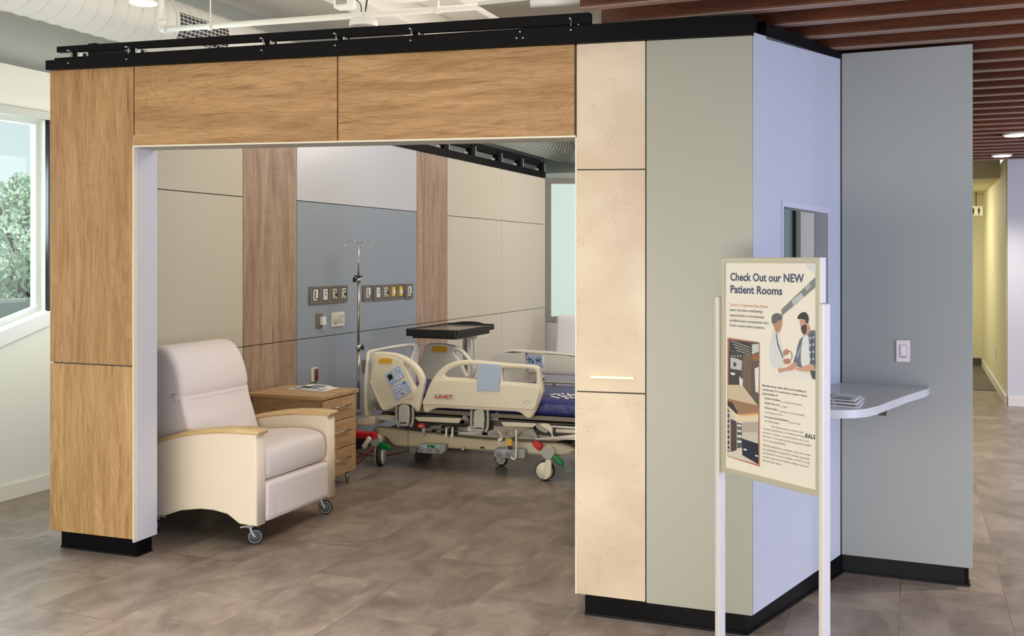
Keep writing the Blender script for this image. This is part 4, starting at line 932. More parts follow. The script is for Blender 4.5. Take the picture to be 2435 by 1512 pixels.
m = MB()
for x, y in ((1580, 400), (1580, 430), (1592, 415), (1570, 410), (1600, 408), (1650, 405), (1650, 430), (1640, 417), (1662, 418), (1672, 408), (1672, 430)):
    c = FR.hit(*C8((x, y))[0]); m.obox(c+Vector((0, -.008, 0)), .022, .003, .006, Euler((0, x*.1, 0)).to_matrix())
m.out('marking', ink, cp3)
m = MB(); c = FR.hit(*C8((1610, 432))[0]); m.cyl(c+Vector((0, -.006, 0)), c+Vector((0, -.01, 0)), .012); m.out('button', mat('teal_button2', rgb(40, 96, 96), .4), cp3)
# headboard
hb = [(215, 352), (228, 332), (300, 318), (450, 288), (560, 276), (628, 275), (652, 290), (650, 330), (632, 430), (610, 560), (590, 700), (300, 800), (200, 860), (180, 700), (196, 480)]
hbh = [(262, 372), (300, 345), (450, 318), (592, 306), (572, 420), (556, 520), (540, 640), (300, 700), (250, 560)]
bp_('headboard', HB, sm(hb, 3), .028, bed_white, holes=[sm(hbh, 3)], bevel=.011)
bp_('headboard_post', HB, [(205, 350), (240, 346), (232, 560), (240, 740), (248, 900), (178, 900), (182, 740), (196, 520)], .026, bed_cream, bevel=.010)
bp_('corner_bracket', planeY(7.02), [(104, 918), (250, 898), (250, 976), (104, 978)], .18, bed_cream, bevel=.012)
# mattress and deck
m = MB(); m.obox((-2.98, 7.515, .535), 2.06, .87, .115, bev=.03, seg=3); mt_ = m.out('mattress', navy, bed)
m = MB(); random.seed(4)
lp = [(1318, 937, 22, 2.6, -.15), (1316, 943, 15, 2.6, .5), (1326, 945.5, 10, 3, .2), (1330, 939, 9, 3.4, -.7), (1338, 936, 8, 3.2, .6), (1341, 942, 16, 3.4, -.3), (1348, 946.5, 11, 3.6, -.1), (1351, 937, 7, 4.2, .7), (1356, 940.5, 9, 4, -.5), (1360, 945.5, 10, 2.8, .4), (1364, 938.5, 8, 3.2, .1), (1371, 944, 12, 2.8, -.3), (1384, 940, 14, 2.8, .2), (1398, 944, 16, 2.8, -.2)]
for (x, y, a_, b_, th) in lp:
    pts = []
    for k in range(12):
        t_ = k*math.pi/6; xx = a_*.55*math.cos(t_); yy = b_*.55*math.sin(t_); pts.append(on_z(x+xx*math.cos(th)-yy*math.sin(th), y+xx*math.sin(th)*.4+yy, .5945))
    f = m.bm.faces.new([m.bm.verts.new(p) for p in pts])
m.out('leaf_print', white_pl, mt_, label='white leaf print')
m = MB(); m.box((-4.0, 7.06, .445), (-1.98, 7.98, .476)); m.out('mattress_deck', mat('deck_taupe', rgb(120, 112, 98), .5), bed, bevel=.004)
bp_('deck_cover', BP, sm([(300, 885), (430, 888), (425, 925), (310, 925)], 2), .03, bed_white, bevel=.006, n0=.03)
bp_('deck_cover', BP, [(596, 896), (1010, 912), (985, 955), (640, 938)], .04, bed_cream, bevel=.008, n0=.03)
bp_('deck_cover', BP, [(1346, 940), (1655, 955), (1620, 992), (1370, 982)], .04, bed_cream, bevel=.008, n0=.03)
bp_('deck_cover', BP, sm([(1680, 955), (1760, 960), (1790, 1010), (1770, 1040), (1745, 1010), (1700, 985)], 2), .04, bed_cream, bevel=.006, n0=.03)
for xs in ((1010, 1070, 1025), (1240, 1325, 1300)):
    bp_('deck_gusset', BP, [(xs[0], 925), (xs[2]-0, 862), (xs[2]+20, 862), (xs[1], 935)], .01, mat('gusset_grey', rgb(150, 146, 134), .5), bevel=0, n0=.02)
# rail arms
for (x, y0, y1) in ((502, 812, 985), (1145, 855, 1030)):
    arm = bp_('rail_arm', RP, sm([(x-42, y0), (x+42, y0), (x+40, y1-30), (x+28, y1), (x-30, y1-6), (x-42, y1-30)], 2), .03, mat('arm_grey', rgb(186, 184, 174), .45), bevel=.008, n0=.0)
    bp_('latch_slot', RP, [(x-30, y1-36), (x+30, y1-33), (x+28, y1-22), (x-30, y1-25)], .004, charcoal_m, arm, n0=.002, bevel=0)
    for s in (-1, 1):
        m = MB(); m.tube([RP.hit(*q)+Vector((0, .02, 0)) for q in C8((x+s*68, y0-5), (x+s*72, y0+70), (x+s*66, y1-30), (x+s*50, y1+5))], .011, 10); m.out('rail_link', bed_grey, bed)
    m = MB(); a_ = RP.hit(*C8((x-60, y0+60))[0]); b_ = RP.hit(*C8((x+62, y1+12))[0]); m.box((a_.x, 7.045, b_.z), (b_.x, 7.16, a_.z)); m.out('rail_mount', bed_dark, bed, bevel=.01)
# frame under the deck
m = MB(); z0 = .33
m.box((-3.98, 7.12, .37), (-2.0, 7.17, .425)); m.box((-3.98, 7.87, .37), (-2.0, 7.92, .425))
for x in (-3.9, -3.3, -2.7, -2.1): m.box((x, 7.12, .37), (x+.05, 7.92, .42))
m.out('deck_frame', bed_dark, bed, bevel=.004)
m = MB(); a_ = BP.hit(*C8((700, 992))[0]); b_ = BP.hit(*C8((1090, 1032))[0]); m.box((a_.x, 7.07, b_.z), (b_.x, 7.10, a_.z-.01)); m.out('accessory_rail', bed_grey, bed, bevel=.004)
for x in (888, 940):
    m = MB(); c = BP.hit(*C8((x, 1020))[0]); m.tube([c+Vector((0, -.035, .03)), c+Vector((0, -.04, -.01)), c+Vector((.004, -.05, -.03))], .009, 8); m.cyl(c+Vector((0, -.05, -.05)), c+Vector((0, -.045, -.02)), .012); m.out('accessory_hook', bed_white, bed)
m = MB(); m.tube([BP.hit(*q)+Vector((0, -.04, 0)) for q in C8((840, 962), (836, 990), (850, 998), (900, 1000), (908, 975))], .004, 8); m.out('wire_holder', steel, bed)
cprh = bp_('release_handle', BP, sm([(648, 952), (704, 956), (704, 986), (690, 992), (650, 988), (642, 970)], 2), .03, red, bevel=.006, n0=.05, label='red release handle')
q0, q1 = C8((655, 980), (695, 982)); p0 = BP.hit(*q0)+Vector((0, -.0515, 0)); p1 = BP.hit(*q1)+Vector((0, -.0515, 0)); m = MB()
text_mesh(m, 'CPR', p0, (p1-p0).normalized(), Vector((0, 0, 1)), BP.N, .014, (p1-p0).length, .0005, .02); m.out('handle_lettering', white_pl, cprh)
m = MB(); c = BP.hit(*C8((690, 1015))[0]); m.lathe([(.014, .03), (.016, 0), (.010, -.03), (.003, -.045)], c+Vector((0, -.03, 0)), (0, 0, 1), 16); m.out('cone_hook', bed_grey, bed)
# central actuators
m = MB(); m.cyl((-3.55, 7.5, .16), (-3.55, 7.5, .40), .06); m.box((-3.75, 7.35, .30), (-3.35, 7.65, .36)); m.out('lift_column', bed_dark, bed)
m = MB(); m.cyl((-2.55, 7.5, .16), (-2.55, 7.5, .40), .06); m.box((-2.8, 7.35, .28), (-2.3, 7.65, .36)); m.out('lift_column', bed_dark, bed)
m = MB(); m.box((-3.9, 7.40, .34), (-2.1, 7.60, .38)); m.out('center_beam', charcoal_m, bed)
bp_('swing_arm', BP, [(1500, 1030), (1600, 1005), (1650, 1090), (1655, 1100), (1560, 1060)], .03, mat('swing_grey', rgb(166, 160, 146), .5), bevel=.004, n0=-.02)
# base beam
bb = sm([(235, 1012), (262, 994), (330, 1000), (440, 1012), (545, 1022), (760, 1048), (1000, 1080), (1200, 1098), (1400, 1112), (1560, 1122), (1700, 1130), (1860, 1140), (1960, 1180), (1975, 1210), (1860, 1240), (1700, 1238), (1560, 1225), (1300, 1202), (1000, 1182), (660, 1163), (430, 1156), (360, 1090), (250, 1040)], 2)
bp_('base_beam', BP, bb, .09, mat('bed_base_cream', rgb(196, 184, 156), .45), bevel=.02)
m = MB(); m.pplate(planeY(7.95), C8((262, 1010), (700, 1040), (1200, 1075), (1860, 1110), (1860, 1170), (1200, 1150), (660, 1120), (262, 1080)), .09, bevel=.02); m.out('base_beam', mat('bed_base_cream', rgb(196, 184, 156)), bed)
m = MB(); m.box((-3.98, 7.15, .20), (-3.88, 7.95, .27)); m.out('cross_beam', bed_dark, bed, bevel=.01)
m = MB(); m.box((-2.55, 7.15, .18), (-2.42, 7.95, .26)); m.out('cross_beam', bed_dark, bed, bevel=.01)
m = MB(); s0 = BP.hit(*C8((541, 1024))[0]); m.box((s0.x-.0015, 7.0985, s0.z-.20), (s0.x+.0015, 7.101, s0.z)); m.out('beam_joint', bed_dark, bed)
for (x, y, r_) in ((281, 1095, 46), (1753, 1201, 52)):
    c = BP.hit(*C8((x, y))[0]); R_ = (BP.hit(*C8((x+r_, y))[0])-c).length
    m = MB(); m.lathe([(R_*.55, .0), (R_, .0), (R_, .04), (R_*1.02, .17)], c+Vector((0, -.05, 0)), (0, 1, 0), 36); hs = m.out('wheel_housing', bed_cream, bed)
    m = MB(); m.cyl(c+Vector((0, -.052, 0)), c+Vector((0, -.049, 0)), R_*.97, seg=36); m.out('end_cap', bed_grey, hs)
bp_('green_pedal', BP, sm([(325, 1122), (350, 1110), (380, 1122), (415, 1140), (428, 1160), (418, 1178), (385, 1176), (350, 1165), (328, 1150)], 3), .04, green, bevel=.01, n0=.075, label='green brake pedal')
bp_('green_pedal', BP, sm([(1803, 1228), (1820, 1217), (1850, 1238), (1885, 1268), (1892, 1295), (1880, 1308), (1855, 1302), (1825, 1275), (1800, 1248)], 3), .04, green, bevel=.01, n0=.075, label='green brake pedal')
bp_('red_pedal', BP, sm([(1632, 1110), (1650, 1094), (1675, 1104), (1715, 1135), (1708, 1160), (1692, 1182), (1660, 1158), (1636, 1132)], 3), .04, red, bevel=.01, n0=.075, label='red brake pedal')
# pedal control boxes
def pedbox(p, knobs, grn):
    b_ = bp_('pedal_control', BP, sm(p, 2), .06, mat('pedal_grey', rgb(150, 152, 150), .45), bevel=.01, n0=.06)
    m = MB()
    for x, y in knobs: c = BP.hit(*C8((x, y))[0]); m.ball(c+Vector((0, -.062, 0)), .021, (1, .5, .9), 14)
    m.out('foot_button', mat('foot_button_grey', rgb(126, 128, 126), .5), b_)
    x0, y0 = knobs[0]; x1, y1 = knobs[-1]
    bp_('label_strip', BP, [(x0, y0-34), (x1+14, y1-34), (x1+14, y1-10), (x0, y0-10)], .003, mat('strip_blue', rgb(168, 176, 198), .5), b_, n0=.0615, bevel=0)
    if grn: bp_('green_label', BP, [(735, 1133), (806, 1137), (800, 1160), (742, 1157)], .003, green, b_, n0=.064, bevel=0)
pedbox([(672, 1126), (870, 1130), (884, 1150), (862, 1208), (655, 1200), (655, 1172)], [(685, 1167), (757, 1168), (826, 1172)], True)
pedbox([(1320, 1160), (1520, 1168), (1560, 1180), (1562, 1235), (1540, 1252), (1310, 1240), (1305, 1210)], [(1348, 1210), (1424, 1212)], False)
bp_('beam_clip', BP, [(1000, 1150), (1028, 1150), (1028, 1188), (1004, 1188)], .03, bed_grey, bevel=.005, n0=.02)
bp_('beam_socket', BP, [(1160, 1158), (1196, 1160), (1196, 1176), (1160, 1174)], .003, charcoal_m, bevel=0, n0=.002)
# wheels
def bwheel(x, y, r_, axis, cover, tw=.03):
    c = BP.hit(*C8((x, y))[0]); R_ = (BP.hit(*C8((x+r_, y))[0])-c).length; c.y = 7.08; c.z = R_+.001
    ax = Vector(axis).normalized()
    m = MB(); m.lathe([(R_*.6, -tw), (R_*.93, -tw), (R_, -tw*.5), (R_, tw*.5), (R_*.93, tw), (R_*.6, tw)], c, ax, 36); w_ = m.out('castor_wheel', rubber, bed)
    m = MB(); m.lathe([(.01, -tw-.012), (R_*.86, -tw-.008), (R_*.90, -tw+.004)], c, ax, 36); m.lathe([(R_*.90, tw-.004), (R_*.86, tw+.008), (.01, tw+.012)], c, ax, 36)
    m.out('wheel_cover', cover, w_); return c, R_
c, R_ = bwheel(1725, 1357, 78, (-.1, 1, 0), bed_cream)
bp_('caster_fork', BP, sm([(1745, 1262), (1792, 1262), (1795, 1330), (1792, 1380), (1770, 1410), (1735, 1420), (1740, 1330)], 2), .02, bed_cream, bevel=.006, n0=.08)
c, R_ = bwheel(316, 1255, 80, (1, .28, 0), bed_white, .022)
bp_('caster_fork', BP, sm([(278, 1165), (340, 1160), (345, 1200), (340, 1215), (282, 1215), (278, 1200)], 2), .09, bed_white, bevel=.01, n0=.05)
for (x, y) in ((-3.80, 7.93), (-2.55, 7.93)):
    m = MB(); m.lathe([(.045, -.03), (.07, -.03), (.075, -.015), (.075, .015), (.07, .03), (.045, .03)], (x, y, .076), (0, 1, .0), 32); w_ = m.out('castor_wheel', rubber, bed)
    m = MB(); m.cyl((x, y-.036, .076), (x, y+.036, .076), .05, seg=24); m.out('wheel_cover', bed_grey, w_)
    m = MB(); m.box((x-.03, y-.045, .09), (x+.03, y+.045, .20)); m.out('caster_fork', bed_dark, bed, bevel=.01)
m = MB(); m.lathe([(.035, -.014), (.05, -.014), (.056, -.006), (.056, .006), (.05, .014), (.035, .014)], (-3.07, 7.43, .056), (.1, 1, 0), 28); w_ = m.out('castor_wheel', rubber, bed)
m = MB(); m.cyl((-3.07, 7.412, .056), (-3.07, 7.448, .056), .042, seg=24); m.out('wheel_cover', bed_grey, w_)
m = MB(); m.tube([(-3.07, 7.40, .056), (-3.06, 7.40, .13), (-3.0, 7.43, .20), (-2.9, 7.45, .27)], .012, 8); m.out('wheel_arm', bed_white, bed)
bp_('undercarriage_block', planeY(7.45), [(600, 1195), (688, 1195), (694, 1290), (596, 1280)], .12, charcoal_m, bevel=.006)
bp_('undercarriage_tube', planeY(7.40), [(545, 1150), (610, 1150), (602, 1215), (552, 1213)], .06, bed_grey, bevel=.01)
# pole, hoses and tag hanging under the foot rail
m = MB(); m.tube([BP.hit(*q)+Vector((0, -.09, 0)) for q in C8((1502, 1000), (1505, 1090), (1503, 1200), (1495, 1240), (1475, 1245), (1462, 1225))], .008, 10); m.out('drain_tube', bed_white, bed)
m = MB(); c = BP.hit(*C8((1440, 1045))[0])+Vector((0, -.09, 0)); 
m.tube([c+Vector((.026*math.cos(a), 0, .030*math.sin(a))) for a in [i*math.pi/8 for i in range(16)]], .004, 8, 1, closed=True); m.out('coil_ring', steel, bed)
bp_('amber_tag', BP, [(1420, 1075), (1472, 1078), (1470, 1132), (1425, 1130)], .006, yellow, n0=.10, bevel=0, label='amber hanging tag')
bp_('dark_tag', BP, [(1436, 1130), (1474, 1132), (1472, 1165), (1440, 1163)], .006, charcoal_m, n0=.10, bevel=0)
m = MB(); m.tube([BP.hit(*q)+Vector((0, -.07, 0)) for q in C8((1340, 1010), (1370, 1050), (1372, 1085), (1340, 1110), (1380, 1118), (1415, 1095))], .005, 8); m.out('hose', bed_white, bed)
bp_('hose_clip', BP, [(1343, 1075), (1372, 1068), (1372, 1100), (1346, 1104)], .02, bed_white, n0=.08, bevel=.004)
m = MB(); m.tube([BP.hit(*q)+Vector((0, -.06, 0)) for q in C8((1790, 975), (1900, 982), (2100, 995))], .008, 8, 1); m.tube([BP.hit(*q)+Vector((0, -.06, 0)) for q in C8((1795, 975), (1800, 1060), (1850, 1075), (2100, 1090))], .007, 8, 3); m.out('lift_bar', bed_white, bed)
m = MB(); m.tube([BP.hit(*q)+Vector((0, -.05, 0)) for q in C8((1830, 1012), (2100, 1025))], .016, 12, 1); m.out('lift_bar', bed_cream, bed)
m = MB(); m.tube([BP.hit(*q)+Vector((0, -.05, 0)) for q in C8((1655, 1085), (1850, 1075), (2000, 1060))], .008, 8, 1); m.tube([BP.hit(*q)+Vector((0, -.05, 0)) for q in C8((1840, 1078), (2100, 1050))], .018, 10, 1); m.out('gas_strut', bed_white, bed)
bp_('hinge_plate', BP, sm([(1625, 960), (1690, 958), (1740, 990), (1735, 1040), (1690, 1030), (1650, 1005)], 2), .02, bed_grey, bevel=.003, n0=.005)

# ================================================================== INFUSION POLE
ix, iy = -4.20, 7.13
def ipz(py): # height of a picture row on the pole
    d = -ix*sT+iy*cT; return CH-(py-HY)/F*d
ivp = thing('infusion_pole', 'tall steel infusion pole with hooks and black knobs at the bed head', 'infusion pole', (ix, iy, .385))
m = MB(); m.cyl((ix, iy, .40), (ix, iy, ipz(832)), .0125); m.out('lower_tube', steel, ivp)
m = MB(); m.cyl((ix, iy, ipz(832)), (ix, iy, ipz(660)), .0105); m.out('middle_tube', steel, ivp)
m = MB(); m.cyl((ix, iy, ipz(660)), (ix, iy, ipz(574)), .0075); m.out('upper_tube', bolt_m, ivp)
for py, s in ((826, 1), (665, -1)):
    m = MB(); m.cyl((ix, iy, ipz(py+6)), (ix, iy, ipz(py-6)), .019); m.out('collar', bolt_m, ivp)
    m = MB(); p = Vector((ix, iy, ipz(py))); m.tube([p, p+RT*.03*s], .006, 8, 1); m.lathe([(.010, 0), (.021, .006), (.023, .014), (.018, .022)], p+RT*.022*s, RT*s, 16); m.out('clamp_knob', black, ivp)
m = MB(); m.cyl((ix, iy, ipz(658)), (ix, iy, ipz(655)), .034); m.out('black_disc', black, ivp)
for a in (0, 1, 2, 3):
    an = math.radians(15+90*a); dv = Vector((math.cos(an), math.sin(an), 0)); o = Vector((ix, iy, ipz(574)))
    m = MB(); m.tube([o, o+dv*.05, o+dv*.095, o+dv*.115+Vector((0, 0, -.012)), o+dv*.108+Vector((0, 0, -.045)), o+dv*.085+Vector((0, 0, -.040)), o+dv*.083+Vector((0, 0, -.02))], .0038, 8); m.out('hook', bolt_m, ivp)
m = MB(); m.cyl((ix, iy, .385), (ix, iy, .43), .022); m.out('pole_socket', bed_grey, ivp)

# ================================================================== OVERBED TABLE
ot = thing('overbed_table', 'black topped overbed tray table on a cream column behind the bed', 'table', (-3.95, 8.3, 0))
zt_ = 1.03
m = MB(); m.obox((-3.90, 8.26, zt_-.012), .47, .84, .024, bev=.006); m.out('table_top', mat('tray_brown', rgb(112, 102, 92), .18), ot)
m = MB()
m.box((-4.14, 7.835, zt_-.055), (-3.66, 7.865, zt_+.006)); m.box((-4.14, 8.66, zt_-.04), (-3.66, 8.685, zt_+.012)); m.box((-4.14, 7.84, zt_-.04), (-4.12, 8.68, zt_+.010)); m.box((-3.68, 7.84, zt_-.04), (-3.66, 8.68, zt_+.004))
m.box((-4.10, 7.88, zt_-.075), (-3.68, 8.62, zt_-.035)); m.out('tray_rim', black, ot, bevel=.005)
m = MB(); m.tube([(-3.75, 8.66, zt_+.0), (-3.85, 8.72, zt_+.014), (-4.0, 8.73, zt_+.014), (-4.1, 8.68, zt_)], .011, 8); m.out('grab_handle', black, ot)
m = MB(); m.tube([(-4.05, 8.3, .945), (-3.95, 8.36, .925), (-3.8, 8.5, .935), (-3.75, 8.6, .945)], .016, 10); m.box((-3.86, 8.35, .925), (-3.68, 8.66, .957)); m.out('support_arm', bed_white, ot, bevel=.004)
q = at_d(1116, 850, 9.15)
m = MB(); m.box((q.x-.055, q.y-.03, .08), (q.x+.0, q.y+.03, .94)); m.out('column', bed_white, ot, bevel=.006)
m = MB(); m.box((q.x-.03, q.y-.036, .3), (q.x-.005, q.y+.028, .94)); m.out('inner_column', mat('column_grey', rgb(140, 134, 122), .45), ot, bevel=.004)
m = MB(); m.tube([(q.x+.02, q.y, .935), (q.x+.05, q.y, .90), (q.x+.055, q.y, .80), (q.x+.05, q.y, .5)], .014, 10); m.out('column_handle', bed_white, ot)
m = MB(); m.box((q.x-.5, q.y-.25, .05), (q.x+.1, q.y-.19, .09)); m.box((q.x-.5, q.y+.19, .05), (q.x+.1, q.y+.25, .09)); m.box((q.x-.04, q.y-.25, .05), (q.x+.04, q.y+.25, .09)); m.out('floor_frame', bed_white, ot, bevel=.006)
for dx in (-.46, .06):
    for dy in (-.22, .22):
        m = MB(); m.lathe([(.012, -.012), (.026, -.012), (.026, .012), (.012, .012)], (q.x+dx, q.y+dy, .026), (0, 1, 0), 16); m.out('caster_wheel', rubber, ot)

# ================================================================== WHITE LOUNGE CHAIR AT THE BACK
chair_white = mat('chair_white', rgb(226, 222, 222), .5)
lc = thing('lounge_chair', 'white upholstered lounge chair under the frosted window behind the bed', 'armchair', (-2.4, 11.4, 0))
LC = planeY(11.6); A1 = LC.hit(1318, 776); w_ = .62
m = MB(); m.obox((A1.x+w_/2, 11.72, .66), w_, .20, .60, Euler((math.radians(-8), 0, 0)).to_matrix(), bev=.05, seg=4); m.out('back_cushion', chair_white, lc)
m = MB(); m.obox((A1.x+w_/2-.06, 11.26, .40), w_+.14, .66, .18, bev=.06, seg=4); m.out('seat_cushion', chair_white, lc)
for x in (A1.x-.04, A1.x+w_+.04):
    for y in (11.08, 11.70): m = MB(); m.cyl((x, y, 0), (x, y, .13), .02); m.out('leg', steel, lc)
# low white cabinet corner seen beside the window
a = on_z(1296, 905); q = planeX(-4.3)
m = MB(); yy = HW.hit(1296.5, 800).y; m.box((-4.62, yy+.06, 0), (-1.6, yy+.2, .80)); m.out('wall_return', far_m, kind='structure')

# ================================================================== FLOOR CORDS BEHIND THE NIGHTSTAND
def cord(pts, label, r_=.005, mt=red, z=.006):
    m = MB(); m.tube([on_z(x, y, z) for x, y in pts], r_, 8, 8); m.out('power_cord', mt, label=label, cat='cord', group=None)
cord([(846, 1102), (862, 1092), (880, 1072), (900, 1062), (925, 1052), (905, 1046), (880, 1050)], 'bright red cord on the floor nearest the bedside cabinet')
cord([(842, 1088), (858, 1082), (880, 1074), (898, 1070), (912, 1060)], 'red cord looping under the head of the bed', z=.017)
cord([(850, 1074), (870, 1082), (900, 1084), (935, 1080), (965, 1072), (985, 1060)], 'long dark red cord on the floor under the bed', mt=mat('dark_red', rgb(110, 34, 28), .5), z=.028)
m = MB(); p = [HW.hit(868, 882)+Vector((.04, 0, 0)), HW.hit(866, 930)+Vector((.06, 0, 0)), HW.hit(862, 965)+Vector((.10, 0, 0)), Vector((-4.32, 7.1, .10)), Vector((-4.25, 7.05, .02))]
m.tube(p, .004, 8); hangc = m.out('power_cord', red, label='thin red cord hanging from the plugs behind the bed', cat='cord')
m = MB(); a = on_z(866, 1098, .02); e = at_d(866, 1060, 7.9); m.obox(at_d(872, 1052, 7.75), .035, .03, .10, Euler((0, math.radians(35), 0)).to_matrix(), bev=.008); m.out('plug', bed_white, hangc, label='white plug connector')
m = MB(); a = at_d(868, 1034, 7.95); m.box((a.x-.17, a.y-.03, a.z-.026), (a.x+.10, a.y+.03, a.z+.026)); m.out('mains_bar', red, bed, bevel=.01, label='red bumper bar')

# ================================================================== POSTER STAND
p0 = at_d(1714, HY, 4.18); p1 = at_d(1948, HY, 3.73)
PP = Plane(p0[:2], p1[:2])
stand = thing('poster_stand', 'tall aluminium poster stand announcing new patient rooms', 'sign stand', Vector(((p0.x+p1.x)/2, (p0.y+p1.y)/2, 0)))
fo = [(1711.5, 1117.5), (1944, 1184), (1953, 612), (1717, 611)]; fi = [(1723.5, 1104), (1939.5, 1174), (1942, 626), (1727, 624)]
zb0 = PP.hit(1714, 1118).z; ztp = PP.hit(1835, 612).z
uL = PP.st(1714, 800)[0]; uR = PP.st(1949, 800)[0]; vL, vR = PP.hit(1714, 1118).z, PP.hit(1946, 1186).z
vb = (vL+vR)/2; vt = (PP.hit(1716, 611).z+PP.hit(1950, 613).z)/2
uL, uR = min(uL, uR), max(uL, uR); sgn = 1 if PP.st(1949, 800)[0] > PP.st(1714, 800)[0] else -1
def pb_(m, u0_, u1_, v0_, v1_, n0, n1):
    m.hexa([PP.world(u0_, v0_, n0), PP.world(u1_, v0_, n0), PP.world(u1_, v1_, n0), PP.world(u0_, v1_, n0), PP.world(u0_, v0_, n1), PP.world(u1_, v0_, n1), PP.world(u1_, v1_, n1), PP.world(u0_, v1_, n1)])
fw = .022
m = MB(); m.plate([PP.world(uL, vb), PP.world(uR, vb), PP.world(uR, vt), PP.world(uL, vt)], PP.N, .026, [[PP.world(uL+fw, vb+fw), PP.world(uR-fw, vb+fw), PP.world(uR-fw, vt-fw), PP.world(uL+fw, vt-fw)]], bevel=.003); m.out('poster_frame', frame_al, stand)
m = MB(); pb_(m, uL+fw*.6, uR-fw*.6, vb+fw*.6, vt-fw*.6, -.012, -.022); m.out('backing_board', frame_al, stand)
m = MB(); pb_(m, uL+fw*.9, uR-fw*.9, vb+fw*.9, vt-fw*.9, -.006, -.011); psheet = m.out('poster_sheet', mat('poster_cream', rgb(248, 241, 226), .35), stand)
m = MB(); pb_(m, uL+fw*.95, uR-fw*.95, vb+fw*.95, vt-fw*.95, -.0015, -.003); m.out('clear_cover', clear, stand)
for (u_, px, pz) in ((uL, 1705, 705), (uR, 1960, 722)):
    s = -1 if u_ == uL else 1; zt2 = PP.hit(px, pz).z
    m = MB(); pb_(m, *(sorted((u_+s*.003, u_+s*.026))), .03, zt2, .010, -.030); m.out('post', post_m, stand, bevel=.004)
    m = MB(); pb_(m, *(sorted((u_+s*.0008, u_+s*.024))), .0, .03, .20, -.24); m.out('foot_bar', post_m, stand, bevel=.004)
if True:
    m = MB(); pb_(m, uR-.002, uR+.007, PP.hit(1958, 722).z, vt, .001, -.027); m.out('frame_edge', post_m, stand, bevel=.002)
PN = -.0055
def pw(px, py, n): return PP.hit(px, py)+PP.N*(n)
def K1(*p): return [(1700+x/4.727, 580+y/4.727) for x, y in p]
def K2(*p): return [(1700+x/4.727, 880+y/4.727) for x, y in p]
pic = MB(); pmats = []; lay = [PN]
def patch(pts, color, rise=.00006, smo=0):
    mt = mat('print_%02x%02x%02x' % color, rgb(*color), .6)
    if mt not in pmats: pmats.append(mt)
    lay[0] += rise
    P = sm(pts, smo) if smo else pts
    vs_ = [pic.bm.verts.new(pw(x, y, lay[0])) for x, y in P]
    es = [pic.bm.edges.new((vs_[i-1], vs_[i])) for i in range(len(vs_))]
    r_ = bmesh.ops.triangle_fill(pic.bm, use_beauty=True, edges=es)
    for g_ in r_['geom']:
        if isinstance(g_, bmesh.types.BMFace): g_.material_index = pmats.index(mt)
# diagonal beam and upper photograph
patch(K1((735, 735), (1145, 345), (1145, 465), (740, 810)), (132, 134, 136)); patch(K1((850, 640), (960, 545), (985, 600), (870, 690)), (196, 204, 208)); patch(K1((1000, 490), (1050, 440), (1070, 480), (1020, 530)), (176, 182, 186))
patch(K1((1000, 225), (1110, 232), (1105, 330), (1040, 290)), (222, 228, 234))
# doctor
patch(K1((650, 950), (700, 990), (720, 1100), (770, 1260), (780, 1350), (700, 1400), (640, 1390), (600, 1280), (610, 1100)), (224, 226, 228), smo=3)
patch(K1((640, 870), (740, 850), (738, 930), (715, 990), (680, 995), (650, 930)), (196, 146, 120), smo=3)
patch(K1((628, 880), (630, 810), (680, 778), (740, 800), (742, 850), (700, 860), (680, 890), (645, 895)), (96, 98, 102), smo=3)
patch(K1((672, 1000), (680, 1000), (700, 1120), (760, 1280), (750, 1285), (690, 1130)), (40, 42, 50))
patch(K1((755, 1210), (800, 1180), (822, 1215), (800, 1250), (760, 1250)), (188, 136, 110), smo=3)
patch(K1((760, 1300), (820, 1290), (845, 1315), (820, 1350), (770, 1345)), (184, 132, 108), smo=3)
patch(K1((820, 1195), (850, 1215), (862, 1260), (850, 1300), (845, 1298), (855, 1260), (845, 1222), (820, 1202)), (50, 50, 56))
# patient
patch(K1((940, 1080), (1060, 980), (1138, 1010), (1140, 1380), (1080, 1400), (950, 1390), (870, 1340), (900, 1240)), (96, 110, 134), smo=2)
for yy in (1050, 1130, 1210, 1290): patch(K1((1050, yy), (1138, yy-20), (1138, yy+4), (1050, yy+24)), (196, 204, 214))
for xx in (1075, 1110): patch(K1((xx, 1010), (xx+12, 1010), (xx+10, 1360), (xx-4, 1360)), (40, 52, 78))
patch(K1((905, 1260), (960, 1130), (975, 1140), (925, 1290)), (150, 160, 178))
patch(K1((985, 1040), (1040, 1030), (1050, 1200), (1055, 1360), (980, 1390), (955, 1300), (965, 1160)), (232, 232, 230), smo=2)
patch(K1((945, 860), (1020, 850), (1040, 900), (1062, 975), (1010, 1030), (980, 1010), (955, 930)), (206, 158, 132), smo=3)
patch(K1((958, 935), (1010, 905), (1025, 950), (1010, 1010), (975, 1005)), (70, 50, 44), smo=3)
patch(K1((920, 820), (960, 775), (1010, 770), (1042, 820), (1040, 880), (1015, 890), (1000, 850), (930, 845)), (34, 28, 28), smo=3)
patch(K1((705, 1400), (790, 1390), (880, 1330), (915, 1355), (880, 1410), (790, 1450), (740, 1462), (708, 1440)), (210, 160, 132), smo=3)
patch(K1((890, 1400), (960, 1385), (1080, 1350), (1110, 1400), (1060, 1430), (960, 1430)), (212, 164, 138), smo=3)
patch(K2((640, 75), (800, 10), (960, 10), (1070, 60), (1138, 120), (900, 100)), (240, 236, 226), smo=2)
patch(K2((1060, 10), (1138, 0), (1138, 115), (1085, 95)), (58, 62, 70))
